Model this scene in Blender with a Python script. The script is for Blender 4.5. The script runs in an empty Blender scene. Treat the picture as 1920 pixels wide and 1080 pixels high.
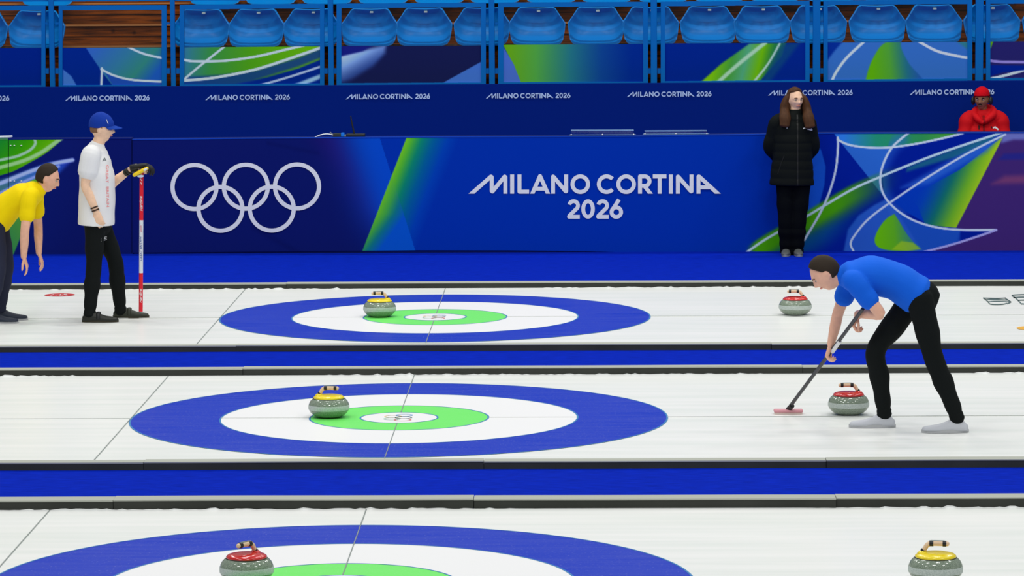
import bpy, bmesh, math, random
import numpy as np
from mathutils import Vector as V, Matrix, Quaternion
PI = math.pi
random.seed(4)
SC = bpy.context.scene
COL = SC.collection
# ------------------------------------------------------------------ camera
F, YAW, PITCH, ROLL, CH = 6881.93, 0.0192572, 0.102576, -0.00581812, 3.4596
_fw = V((-math.sin(YAW)*math.cos(PITCH), math.cos(YAW)*math.cos(PITCH), -math.sin(PITCH)))
_r0 = V((math.cos(YAW), math.sin(YAW), 0)); _u0 = _r0.cross(_fw)
_R = _r0*math.cos(ROLL)+_u0*math.sin(ROLL); _U = -_r0*math.sin(ROLL)+_u0*math.cos(ROLL)
cd = bpy.data.cameras.new('camera'); cam = bpy.data.objects.new('camera', cd); COL.objects.link(cam)
cam.matrix_world = Matrix((( _R.x, _U.x, -_fw.x, 0), (_R.y, _U.y, -_fw.y, 0), (_R.z, _U.z, -_fw.z, CH), (0, 0, 0, 1)))
cd.sensor_width = 36; cd.lens = F*36/1920; cd.clip_start = .5; cd.clip_end = 200
SC.camera = cam
# ------------------------------------------------------------------ light, exposure
SC.view_settings.view_transform = 'Standard'; SC.view_settings.look = 'None'
SC.view_settings.gamma = 1; SC.view_settings.exposure = 0.0
try: SC.view_settings.use_curve_mapping = False
except Exception: pass
w = bpy.data.worlds.new('arena_air'); SC.world = w; w.use_nodes = True
w.node_tree.nodes['Background'].inputs[0].default_value = (.86, .93, .96, 1)
w.node_tree.nodes['Background'].inputs[1].default_value = .27
def area(name, loc, sx, sy, power, col=(1, .985, .96), aim=None):
    l = bpy.data.lights.new(name, 'AREA'); l.shape = 'RECTANGLE'; l.size = sx; l.size_y = sy; l.energy = power; l.color = col
    o = bpy.data.objects.new(name, l); COL.objects.link(o); o.location = loc
    if aim is not None: o.rotation_euler = (V(aim)-V(loc)).to_track_quat('-Z', 'Y').to_euler()
    return o
# rows of arena floodlights hung over the ice
for iy, y in enumerate((18, 25, 32, 39)):
    for ix, x in enumerate((-9, -3, 3, 9)):
        area('arena_floodlight', (x, y, 12), 2.2, .5, (165, 175, 235, 215)[iy])
# unseen fill lamps added on the camera side to brighten barriers and stand
for x in (-8, 0, 8):
    area('camera_side_fill', (x, 12, 11.0), 2.5, 1.0, 270, aim=(x*.6, 38, 1))

# ------------------------------------------------------------------ helpers
def at(px, py, Y=None, z=0.0):          # a point of the place: where the sight line through (px,py) meets depth Y or height z
    d = _fw*F + _R*(px-960) + _U*(540-py)
    k = (Y/d.y) if Y is not None else (z-CH)/d.z
    return V((0, 0, CH)) + d*k
def lin(c):
    c = c/255.0
    return c/12.92 if c <= .04045 else ((c+.055)/1.055)**2.4
def L(r, g, b, k=1.0): return tuple(min(.92, lin(c)/k) for c in (r, g, b))
_mats = {}
def mat(name, col, rough=.6, spec=.3, metal=0, noise=None, bump=0, bscale=60, coat=0):
    if name in _mats: return _mats[name]
    m = bpy.data.materials.new(name); m.use_nodes = True; nt = m.node_tree; b = nt.nodes['Principled BSDF']
    b.inputs['Base Color'].default_value = (*col, 1); b.inputs['Roughness'].default_value = rough
    b.inputs['Specular IOR Level'].default_value = spec; b.inputs['Metallic'].default_value = metal
    b.inputs['Coat Weight'].default_value = coat
    if noise or bump:
        tc = nt.nodes.new('ShaderNodeTexCoord'); mp = nt.nodes.new('ShaderNodeMapping')
        nt.links.new(tc.outputs['Object'], mp.inputs[0])
        n = nt.nodes.new('ShaderNodeTexNoise'); nt.links.new(mp.outputs[0], n.inputs[0]); n.inputs['Detail'].default_value = 4
        n.inputs['Scale'].default_value = bscale
        if noise:
            sc3, lo, hi = noise; mp.inputs['Scale'].default_value = sc3
            r = nt.nodes.new('ShaderNodeMapRange'); r.inputs[1].default_value = .3; r.inputs[2].default_value = .7
            r.inputs[3].default_value = lo; r.inputs[4].default_value = hi
            nt.links.new(n.outputs['Fac'], r.inputs[0])
            mx = nt.nodes.new('ShaderNodeVectorMath'); mx.operation = 'SCALE'; mx.inputs[0].default_value = col
            nt.links.new(r.outputs[0], mx.inputs['Scale']); nt.links.new(mx.outputs[0], b.inputs['Base Color'])
        if bump:
            bp = nt.nodes.new('ShaderNodeBump'); bp.inputs['Strength'].default_value = bump; bp.inputs['Distance'].default_value = .01
            nt.links.new(n.outputs['Fac'], bp.inputs['Height']); nt.links.new(bp.outputs[0], b.inputs['Normal'])
    _mats[name] = m; return m
def art_mat(name, rough=.5, spec=.25):
    if name in _mats: return _mats[name]
    m = bpy.data.materials.new(name); m.use_nodes = True; nt = m.node_tree; b = nt.nodes['Principled BSDF']
    a = nt.nodes.new('ShaderNodeAttribute'); a.attribute_name = 'Art'
    nt.links.new(a.outputs['Color'], b.inputs['Base Color'])
    b.inputs['Roughness'].default_value = rough; b.inputs['Specular IOR Level'].default_value = spec
    _mats[name] = m; return m
def link(o, parent=None):
    COL.objects.link(o)
    if parent is not None: o.parent = parent
    return o
def tag(o, label=None, cat=None, group=None, kind=None):
    if label: o['label'] = label
    if cat: o['category'] = cat
    if group: o['group'] = group
    if kind: o['kind'] = kind
    return o
def empty(name, loc, rz=0):
    o = bpy.data.objects.new(name, None); o.location = loc; o.rotation_euler = (0, 0, rz); o.empty_display_size = .1
    return link(o)
def obj(name, bm, m, parent=None, smooth=False, loc=None, sharp=None):
    bmesh.ops.recalc_face_normals(bm, faces=bm.faces[:])
    me = bpy.data.meshes.new(name); bm.to_mesh(me); bm.free()
    if smooth:
        me.polygons.foreach_set('use_smooth', [True]*len(me.polygons))
        if sharp: me.set_sharp_from_angle(angle=math.radians(sharp))
    me.materials.append(m)
    o = bpy.data.objects.new(name, me); link(o, parent)
    if loc is not None: o.location = loc
    if parent is not None and parent.type == 'EMPTY' and loc is None and parent.get('_w'):
        o.matrix_parent_inverse = Matrix.Translation(-V(parent.location))
    return o
def sub(o, p):                           # parent keeping world placement
    o.parent = p
    q = Matrix.Identity(4); c = p
    while c is not None:
        q = Matrix.Translation(c.location) @ Matrix.Rotation(c.rotation_euler.z, 4, 'Z') @ q if c.parent is None else c.matrix_parent_inverse @ q
        c = c.parent
    o.matrix_parent_inverse = q.inverted()
    return o
def box(bm, a, b, bev=0):
    a = V(a); b = V(b)
    r = bmesh.ops.create_cube(bm, size=1)
    for v in r['verts']: v.co = V(((a.x+b.x)/2+v.co.x*(b.x-a.x), (a.y+b.y)/2+v.co.y*(b.y-a.y), (a.z+b.z)/2+v.co.z*(b.z-a.z)))
    if bev:
        es = list({e for v in r['verts'] for e in v.link_edges})
        bmesh.ops.bevel(bm, geom=es, offset=bev, segments=2, affect='EDGES', profile=.5)
def nb(): return bmesh.new()
def frame_for(t, ref):
    t = t.normalized(); a = ref - t*ref.dot(t)
    if a.length < 1e-4: a = V((1, 0, 0)) if abs(t.x) < .9 else V((0, 1, 0)); a = a - t*a.dot(t)
    a.normalize(); return a, t.cross(a)
def loft(bm, pts, rad, ref=V((0, 1, 0)), seg=16, res=4, cap=True, mod=None, flat0=False):
    """closed tapered tube through pts; rad = list of (ra, rb) or r; ra lies along ref"""
    pts = [V(p) for p in pts]; rad = [(r, r) if not isinstance(r, tuple) else r for r in rad]
    P, Q = [], []
    n = len(pts)
    for i in range(n-1):
        p0 = pts[max(i-1, 0)]; p1 = pts[i]; p2 = pts[i+1]; p3 = pts[min(i+2, n-1)]
        for k in range(res):
            t = k/res; t2 = t*t; t3 = t2*t
            P.append(.5*((2*p1)+(p2-p0)*t+(2*p0-5*p1+4*p2-p3)*t2+(3*p1-p0-3*p2+p3)*t3))
            s = t*t*(3-2*t); Q.append((rad[i][0]*(1-s)+rad[i+1][0]*s, rad[i][1]*(1-s)+rad[i+1][1]*s))
    P.append(pts[-1]); Q.append(rad[-1])
    rings = []
    N = len(P)
    def ring(c, a, b, ra, rb):
        return [bm.verts.new(c + a*(ra*math.cos(2*PI*j/seg)) + b*(rb*math.sin(2*PI*j/seg))) for j in range(seg)]
    fr = []
    for i in range(N):
        t = (P[min(i+1, N-1)]-P[max(i-1, 0)])
        if t.length < 1e-6: t = V((0, 0, 1))
        fr.append((t.normalized(),)+frame_for(t, ref))
    if cap:
        t, a, b = fr[0]; r = min(Q[0])
        for dz, s in (() if flat0 else ((.6, .55), (.3, .85))):
            rings.append(ring(P[0]-t*r*dz, a, b, Q[0][0]*s, Q[0][1]*s))
    for i in range(N):
        t, a, b = fr[i]; m = mod(i/(N-1)) if mod else 1
        rings.append(ring(P[i], a, b, Q[i][0]*m, Q[i][1]*m))
    if cap:
        t, a, b = fr[-1]; r = min(Q[-1])
        for dz, s in ((.3, .85), (.6, .55)):
            rings.append(ring(P[-1]+t*r*dz, a, b, Q[-1][0]*s, Q[-1][1]*s))
    for i in range(len(rings)-1):
        A, B = rings[i], rings[i+1]
        for j in range(seg): bm.faces.new((A[j], A[(j+1) % seg], B[(j+1) % seg], B[j]))
    bm.faces.new(rings[0][::-1]); bm.faces.new(rings[-1])
def ball(bm, c, r, u=16, v=10, rot=None):
    q = bmesh.ops.create_uvsphere(bm, u_segments=u, v_segments=v, radius=1)
    for x in q['verts']:
        p = V((x.co.x*r[0], x.co.y*r[1], x.co.z*r[2])) if isinstance(r, (tuple, list)) else x.co*r
        if rot is not None: p = rot @ p
        x.co = V(c)+p
def cyl(bm, a, b, r, seg=16, r2=None):
    a = V(a); b = V(b); t = b-a; u, w_ = frame_for(t, V((0, 0, 1)) if abs(t.normalized().z) < .9 else V((1, 0, 0)))
    r2 = r if r2 is None else r2
    A = [bm.verts.new(a+u*r*math.cos(2*PI*j/seg)+w_*r*math.sin(2*PI*j/seg)) for j in range(seg)]
    B = [bm.verts.new(b+u*r2*math.cos(2*PI*j/seg)+w_*r2*math.sin(2*PI*j/seg)) for j in range(seg)]
    for j in range(seg): bm.faces.new((A[j], A[(j+1) % seg], B[(j+1) % seg], B[j]))
    bm.faces.new(A[::-1]); bm.faces.new(B)
def lathe(bm, prof, seg=48):
    rings = []
    for r, z in prof:
        if r < 1e-5: rings.append([bm.verts.new((0, 0, z))])
        else: rings.append([bm.verts.new((r*math.cos(2*PI*j/seg), r*math.sin(2*PI*j/seg), z)) for j in range(seg)])
    for A, B in zip(rings, rings[1:]):
        for j in range(seg):
            k = (j+1) % seg
            if len(A) == 1 and len(B) == 1: continue
            if len(A) == 1: bm.faces.new((A[0], B[j], B[k]))
            elif len(B) == 1: bm.faces.new((A[j], A[k], B[0]))
            else: bm.faces.new((A[j], A[k], B[k], B[j]))
def ribbon(bm, pts, wd, to3, flat_y=None):
    """flat stroke of width wd along 2D pts; to3 maps 2D to 3D; ends lying on flat_y are cut level"""
    n = len(pts); Lf = []; Rt = []
    closed = n > 8 and math.hypot(pts[0][0]-pts[-1][0], pts[0][1]-pts[-1][1]) < 1e-3*wd+1e-6
    for i in range(n):
        a = pts[max(i-1, 0)]; b = pts[min(i+1, n-1)]
        if closed and i in (0, n-1): a, b = pts[-2], pts[1]
        dx, dy = b[0]-a[0], b[1]-a[1]; l = math.hypot(dx, dy) or 1
        nx, ny = -dy/l*wd/2, dx/l*wd/2
        for lst, sg in ((Lf, 1), (Rt, -1)):
            x, y = pts[i][0]+sg*nx, pts[i][1]+sg*ny
            if flat_y and i in (0, n-1) and abs(pts[i][1]-flat_y) < .01 and abs(dy) > .3*l: x -= dx/dy*(y-flat_y); y = flat_y
            lst.append(bm.verts.new(to3(x, y)))
    for i in range(n-1): bm.faces.new((Lf[i], Lf[i+1], Rt[i+1], Rt[i]))
def disc2(bm, c, r, to3, seg=12):
    bm.faces.new([bm.verts.new(to3(c[0]+r*math.cos(2*PI*j/seg), c[1]+r*math.sin(2*PI*j/seg))) for j in range(seg)])
def cr(pts, k=8):                         # smooth curve through 2D points
    out = []
    n = len(pts)
    for i in range(n-1):
        p0, p1, p2, p3 = pts[max(i-1, 0)], pts[i], pts[i+1], pts[min(i+2, n-1)]
        for j in range(k):
            t = j/k
            out.append(tuple(.5*((2*p1[d])+(p2[d]-p0[d])*t+(2*p0[d]-5*p1[d]+4*p2[d]-p3[d])*t*t+(3*p1[d]-p0[d]-3*p2[d]+p3[d])*t**3) for d in (0, 1)))
    out.append(pts[-1]); return out
def arc(cx, cy, r, a0, a1, n=24, ry=None):
    ry = r if ry is None else ry
    return [(cx+r*math.cos(math.radians(a0+(a1-a0)*i/n)), cy+ry*math.sin(math.radians(a0+(a1-a0)*i/n))) for i in range(n+1)]

# ------------------------------------------------------------------ materials
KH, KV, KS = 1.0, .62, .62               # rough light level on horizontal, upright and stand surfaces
def ice_material():
    m = bpy.data.materials.new('pebbled_ice'); m.use_nodes = True; nt = m.node_tree; b = nt.nodes['Principled BSDF']
    tc = nt.nodes.new('ShaderNodeTexCoord'); mp = nt.nodes.new('ShaderNodeMapping'); mp.inputs['Scale'].default_value = (.35, 5, 1)
    n = nt.nodes.new('ShaderNodeTexNoise'); n.inputs['Scale'].default_value = 1.6; n.inputs['Detail'].default_value = 5
    nt.links.new(tc.outputs['Object'], mp.inputs[0]); nt.links.new(mp.outputs[0], n.inputs[0])
    cr_ = nt.nodes.new('ShaderNodeValToRGB')
    cr_.color_ramp.elements[0].position = .3; cr_.color_ramp.elements[0].color = (.80, .835, .80, 1)
    cr_.color_ramp.elements[1].position = .65; cr_.color_ramp.elements[1].color = (.90, .905, .885, 1)
    nt.links.new(n.outputs['Fac'], cr_.inputs[0]); nt.links.new(cr_.outputs[0], b.inputs['Base Color'])
    b.inputs['Roughness'].default_value = .3; b.inputs['Specular IOR Level'].default_value = .12
    n2 = nt.nodes.new('ShaderNodeTexNoise'); n2.inputs['Scale'].default_value = 90; nt.links.new(tc.outputs['Object'], n2.inputs[0])
    bp = nt.nodes.new('ShaderNodeBump'); bp.inputs['Strength'].default_value = .12; bp.inputs['Distance'].default_value = .004
    nt.links.new(n2.outputs['Fac'], bp.inputs['Height']); nt.links.new(bp.outputs[0], b.inputs['Normal'])
    return m
def paint(name, col, speck=.25):
    m = bpy.data.materials.new(name); m.use_nodes = True; nt = m.node_tree; b = nt.nodes['Principled BSDF']
    tc = nt.nodes.new('ShaderNodeTexCoord')
    mp = nt.nodes.new('ShaderNodeMapping'); mp.inputs['Scale'].default_value = (.5, 6, 1); nt.links.new(tc.outputs['Object'], mp.inputs[0])
    n = nt.nodes.new('ShaderNodeTexNoise'); n.inputs['Scale'].default_value = 3; n.inputs['Detail'].default_value = 6; nt.links.new(mp.outputs[0], n.inputs[0])
    v = nt.nodes.new('ShaderNodeTexNoise'); v.inputs['Scale'].default_value = 70; v.inputs['Detail'].default_value = 2; nt.links.new(tc.outputs['Object'], v.inputs[0])
    r1 = nt.nodes.new('ShaderNodeMapRange'); r1.inputs[1].default_value = .62; r1.inputs[2].default_value = .8; r1.inputs[3].default_value = 0; r1.inputs[4].default_value = speck
    nt.links.new(v.outputs['Fac'], r1.inputs[0])
    r2 = nt.nodes.new('ShaderNodeMapRange'); r2.inputs[1].default_value = .35; r2.inputs[2].default_value = .75; r2.inputs[3].default_value = 0; r2.inputs[4].default_value = .035
    nt.links.new(n.outputs['Fac'], r2.inputs[0])
    ad = nt.nodes.new('ShaderNodeMath'); ad.operation = 'ADD'; nt.links.new(r1.outputs[0], ad.inputs[0]); nt.links.new(r2.outputs[0], ad.inputs[1])
    mx = nt.nodes.new('ShaderNodeMix'); mx.data_type = 'RGBA'
    mx.inputs[6].default_value = (*col, 1); mx.inputs[7].default_value = (.85, .88, .9, 1)
    nt.links.new(ad.outputs[0], mx.inputs[0]); nt.links.new(mx.outputs[2], b.inputs['Base Color'])
    b.inputs['Roughness'].default_value = .35; b.inputs['Specular IOR Level'].default_value = .07
    return m
M_ICE = ice_material()
M_RINGB = paint('blue_ring_paint', L(6, 50, 188), .22)
M_RINGG = paint('green_ring_paint', L(118, 236, 108), .25)
M_WHITEP = paint('white_ring_paint', (.88, .88, .885), .1)
M_TEAL = paint('teal_edge_paint', L(60, 130, 190), .1)
M_LINE = paint('grey_line_paint', L(140, 148, 145), .1)
M_CARPET = mat('blue_carpet', L(6, 38, 176), .95, .02, noise=((1.2, 8, 1), .72, 1.12), bscale=7, bump=.3)
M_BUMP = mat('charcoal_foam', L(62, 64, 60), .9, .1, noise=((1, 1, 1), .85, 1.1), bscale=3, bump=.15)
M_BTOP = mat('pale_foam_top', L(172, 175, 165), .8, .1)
M_FROST = mat('ice_scrapings', (.85, .87, .86), .7, .2)
M_FRAME = mat('blue_painted_steel', L(0, 84, 152, .60), .5, .1)
M_SEAT = mat('blue_seat_plastic', L(0, 104, 168, .62), .38, .22)
M_TAG = mat('grey_number_tag', L(170, 180, 175, .7), .5, .3)
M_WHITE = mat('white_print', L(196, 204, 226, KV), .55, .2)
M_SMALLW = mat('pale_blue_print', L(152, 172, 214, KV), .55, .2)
M_ART = art_mat('printed_banner_fabric', .7, .03)
M_BLACK = mat('black_plastic', (.012, .013, .014), .4, .4)
M_CREAM = mat('cream_plastic', L(232, 200, 165), .35, .4)
M_RED = mat('red_plastic', L(205, 18, 14), .18, .6, coat=.3)
M_YEL = mat('yellow_plastic', L(243, 216, 10), .25, .5, coat=.2)
M_SNAP = mat('chrome_stud', (.85, .87, .85), .3, .5)

# ------------------------------------------------------------------ floor, ice, bumpers
bm = nb(); box(bm, (-30, -6, -.30), (30, 52, .012)); fl = obj('floor', bm, M_CARPET); tag(fl, 'blue carpeted arena floor around the ice sheets', kind='structure')
XT = -1.25394
SHEETS = [(31.047, 28.78, 33.44), (24.816, 22.64, 27.14), (18.586, 16.3, 20.98)]
ICEZ = .016
for i, (yc, y0, y1) in enumerate(SHEETS):
    bm = nb(); box(bm, (-24, y0, -.02), (24, y1, ICEZ))
    o = obj('ice_sheet', bm, M_ICE); tag(o, ['white curling ice sheet farthest from the camera, nearest the barrier', 'white curling ice sheet in the middle', 'white curling ice sheet nearest the camera'][i], kind='structure')
def annulus(r0, r1, z, seg=160):
    bm = nb()
    if r0 <= 0:
        bm.faces.new([bm.verts.new((r1*math.cos(2*PI*j/seg), r1*math.sin(2*PI*j/seg), z)) for j in range(seg)])
    else:
        A = [bm.verts.new((r0*math.cos(2*PI*j/seg), r0*math.sin(2*PI*j/seg), z)) for j in range(seg)]
        B = [bm.verts.new((r1*math.cos(2*PI*j/seg), r1*math.sin(2*PI*j/seg), z)) for j in range(seg)]
        for j in range(seg): bm.faces.new((A[j], B[j], B[(j+1) % seg], A[(j+1) % seg]))
    return bm
OLY = [('blue', L(120, 170, 225)), ('black', L(110, 125, 120)), ('red', L(225, 130, 130)), ('yellow', L(240, 215, 160)), ('green', L(170, 215, 190))]
HL = ['curling house rings painted on the far ice sheet, nearest the barrier', 'curling house rings painted on the middle ice sheet', 'curling house rings on the nearest ice sheet, cut by the bottom of the photo']
LL = ['thin grey line crossing the %s ice sheet through the middle of its rings', 'thin grey back line crossing the %s ice sheet at the left edge of its rings', 'thin grey centre line running lengthwise along the %s ice sheet']
for i, (yc, y0, y1) in enumerate(SHEETS):
    h = empty('curling_house', (XT, yc, ICEZ)); tag(h, HL[i], 'target', 'houses painted on the ice')
    obj('blue_ring', annulus(1.219, 1.829, .0018), M_RINGB, h)
    obj('white_ring', annulus(.61, 1.219, .0016), M_WHITEP, h)
    obj('green_ring', annulus(.264, .61, .0018), M_RINGG, h)
    obj('button', annulus(0, .264, .0018), M_WHITEP, h)
    for r in (1.829, 1.219, .61, .264):
        obj('ring_edge', annulus(r-.006, r+.006, .0026), M_TEAL, h)
    if i < 2:
        em = empty('ring_emblem', (0, 0, 0)); em.parent = h
        for k, (nm, c) in enumerate(OLY):
            x, y = ((.03, .115-.115*k) if k < 3 else (-.045, .0575-.115*(k-3)))
            b2 = annulus(.050, .060, .0034, 32); bmesh.ops.translate(b2, vec=(x, y, 0), verts=b2.verts[:])
            obj('emblem_ring', b2, mat('emblem_'+nm, c, .4, .2), em)
    nm = ['far', 'middle', 'near'][i]
    def strip(a, b, label, c=M_LINE):
        bm = nb(); box(bm, (a[0], a[1], ICEZ), (b[0], b[1], ICEZ+.0042)); o = obj('ice_line', bm, c); tag(o, label, 'line', 'lines painted on the ice')
    bm = nb(); box(bm, (XT-.003, y0+.02, ICEZ), (XT+.003, yc-.264, ICEZ+.0042)); box(bm, (XT-.003, yc+.264, ICEZ), (XT+.003, y1-.02, ICEZ+.0042))
    tag(obj('ice_line', bm, M_LINE), LL[0] % nm, 'line', 'lines painted on the ice')
    strip((XT-1.829-.009, y0+.02), (XT-1.829-.003, y1-.02), LL[1] % nm)
    strip((-20, yc-.003), (XT-1.829, yc+.003), LL[2] % nm, mat('faint_line_paint', L(196, 200, 196), .35, .15))
    bm = nb(); bm.from_mesh(COL.objects[-1].data)
    box(bm, (XT+1.829, yc-.003, ICEZ), (20, yc+.003, ICEZ+.0042)); box(bm, (XT-1.219, yc-.003, ICEZ), (XT-.61, yc+.003, ICEZ+.0042)); box(bm, (XT+.61, yc-.003, ICEZ), (XT+1.219, yc+.003, ICEZ+.0042))
    bm.to_mesh(COL.objects[-1].data); bm.free()
# foam bumpers: (y of ice edge, outward direction, joints in photo px, py, name)
def bumper_run(ye, out, height, joints, py, who, wd=.11, zb=.0):
    xs = [-16.0]+[at(j, py, Y=ye).x for j in joints]+[16.0]
    for k in range(len(xs)-1):
        a, b = xs[k]+.0015, xs[k+1]-.0015
        jit = (k % 2)*.003
        f0, f1 = (ye, ye+out*wd)
        ya, yb = min(f0, f1), max(f0, f1)
        t = empty('foam_bumper', ((a+b)/2, (ya+yb)/2, 0))
        tag(t, who[k], 'bumper', 'foam bumpers edging the ice')
        n = max(2, int((b-a)/.25)); random.seed(k*7+int(ye*10))
        ph = random.random()*6
        bm = nb(); bt = nb()
        def wob(x): return .004*math.sin(x*1.7+ph)+.003*math.sin(x*4.1+ph*2)
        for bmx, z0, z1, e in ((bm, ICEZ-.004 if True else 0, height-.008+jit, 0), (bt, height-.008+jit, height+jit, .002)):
            prev = None
            for q in range(n+1):
                x = a+(b-a)*q/n; wy = wob(x)
                vs = [bmx.verts.new((x, ya-e+wy, z0)), bmx.verts.new((x, yb+e+wy, z0)), bmx.verts.new((x, yb+e+wy, z1)), bmx.verts.new((x, ya-e+wy, z1))]
                if prev:
                    for c in range(4): bmx.faces.new((prev[c], prev[(c+1) % 4], vs[(c+1) % 4], vs[c]))
                else: bmx.faces.new(vs[::-1])
                prev = vs
            bmx.faces.new(prev)
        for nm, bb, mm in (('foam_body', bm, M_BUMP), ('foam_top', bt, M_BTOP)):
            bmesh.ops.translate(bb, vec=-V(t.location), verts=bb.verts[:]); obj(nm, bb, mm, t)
bumper_run(33.44, 1, .066, [537], 538, ['charcoal foam bumper behind the far ice sheet, left stretch beside the standing player', 'charcoal foam bumper behind the far ice sheet, long right stretch below the barrier'])
bumper_run(28.78, -1, .060, [445, 1445], 652, ['foam bumper on the near edge of the far sheet, left stretch', 'foam bumper on the near edge of the far sheet, middle stretch below the rings', 'foam bumper on the near edge of the far sheet, right stretch'])
bumper_run(27.14, 1, .068, [455, 1505], 695, ['foam bumper on the far edge of the middle sheet, left stretch', 'foam bumper on the far edge of the middle sheet, centre stretch', 'foam bumper on the far edge of the middle sheet, right stretch'])
bumper_run(22.64, -1, .060, [273, 908, 1547], 872, ['foam bumper on the near edge of the middle sheet, leftmost stretch', 'foam bumper on the near edge of the middle sheet, second stretch from the left', 'foam bumper on the near edge of the middle sheet, third stretch from the left', 'foam bumper on the near edge of the middle sheet, rightmost stretch'])
bumper_run(20.98, 1, .072, [212, 888, 1568], 940, ['foam bumper on the far edge of the nearest sheet, leftmost stretch', 'foam bumper on the far edge of the nearest sheet, second stretch from the left', 'foam bumper on the far edge of the nearest sheet, third stretch from the left', 'foam bumper on the far edge of the nearest sheet, rightmost stretch'], wd=.14)
for i, (yc, y0, y1) in enumerate(SHEETS):
    random.seed(20+i); bm = nb(); prev = None; x = -9
    while x < 9:
        h = max(0, random.gauss(.003, .004)) if (math.sin(x*1.3+i*2)+random.random()*.8) > .1 else .001
        d = .010+h*2
        vs = [bm.verts.new((x, y1+.008, ICEZ)), bm.verts.new((x, y1-.002, ICEZ+h+.001)), bm.verts.new((x, y1-d, ICEZ))]
        if prev:
            for c in range(3): bm.faces.new((prev[c], prev[(c+1) % 3], vs[(c+1) % 3], vs[c]))
        else: bm.faces.new(vs)
        prev = vs; x += .03
    bm.faces.new(prev[::-1])
    o = obj('ice_scrapings', bm, M_FROST); tag(o, 'ragged line of white ice scrapings along the far bumper of the %s sheet' % ['far', 'middle', 'nearest'][i], 'ice scrapings', kind='stuff')

# ------------------------------------------------------------------ printed art
def sd_poly(px, py, poly):                # signed distance (negative inside)
    n = len(poly); d = np.full(px.shape, 1e9); inside = np.zeros(px.shape, bool)
    for i in range(n):
        ax, ay = poly[i]; bx, by = poly[(i+1) % n]
        ex, ey = bx-ax, by-ay; l2 = ex*ex+ey*ey+1e-9
        t = np.clip(((px-ax)*ex+(py-ay)*ey)/l2, 0, 1)
        d = np.minimum(d, np.hypot(px-ax-t*ex, py-ay-t*ey))
        c = ((ay > py) != (by > py))
        if ey != 0: inside ^= c & (px < (ex*(py-ay)/ey+ax))
    return np.where(inside, -d, d)
def sd_line(px, py, pts):
    d = np.full(px.shape, 1e9)
    for (ax, ay), (bx, by) in zip(pts, pts[1:]):
        ex, ey = bx-ax, by-ay; l2 = ex*ex+ey*ey+1e-9
        t = np.clip(((px-ax)*ex+(py-ay)*ey)/l2, 0, 1)
        d = np.minimum(d, np.hypot(px-ax-t*ex, py-ay-t*ey))
    return d
def sm(a, b, x): t = np.clip((x-a)/(b-a), 0, 1); return t*t*(3-2*t)
class Art:
    def __init__(s, px, py, base): s.x, s.y = px, py; s.c = np.tile(np.array(base, float), (px.size, 1))
    def over(s, a, col):
        a = np.clip(a, 0, 1)[:, None]
        col = np.array(col, float); s.c = s.c*(1-a)+(col if col.ndim == 2 else col[None, :])*a
    def poly(s, pts, col, soft=1.2, op=1):
        d = sd_poly(s.x, s.y, pts); s.over(op*(1-sm(-soft/2, soft/2, d)), col)
    def grad(s, pts, stops, p0, p1, soft=1.2, op=1):   # polygon filled with colour stops along p0->p1
        d = sd_poly(s.x, s.y, pts); ex, ey = p1[0]-p0[0], p1[1]-p0[1]
        t = ((s.x-p0[0])*ex+(s.y-p0[1])*ey)/(ex*ex+ey*ey)
        cols = np.stack([np.interp(t, [q[0] for q in stops], [q[1][k] for q in stops]) for k in range(3)], 1)
        al = np.interp(t, [q[0] for q in stops], [(q[1][3] if len(q[1]) > 3 else 1) for q in stops])
        s.over(op*al*(1-sm(-soft/2, soft/2, d)), cols)
    def line(s, pts, wd, col, soft=1.3, op=1, k=10):
        d = sd_line(s.x, s.y, cr(pts, k)); s.over(op*(1-sm(wd/2-soft/2, wd/2+soft/2, d)), col)
def grain(a, amt=5):
    r = np.random.RandomState(3); a.c = np.clip(a.c + r.normal(0, amt, (a.c.shape[0], 1))*np.array([[.5, 1, .9]]), 0, 255)
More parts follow.
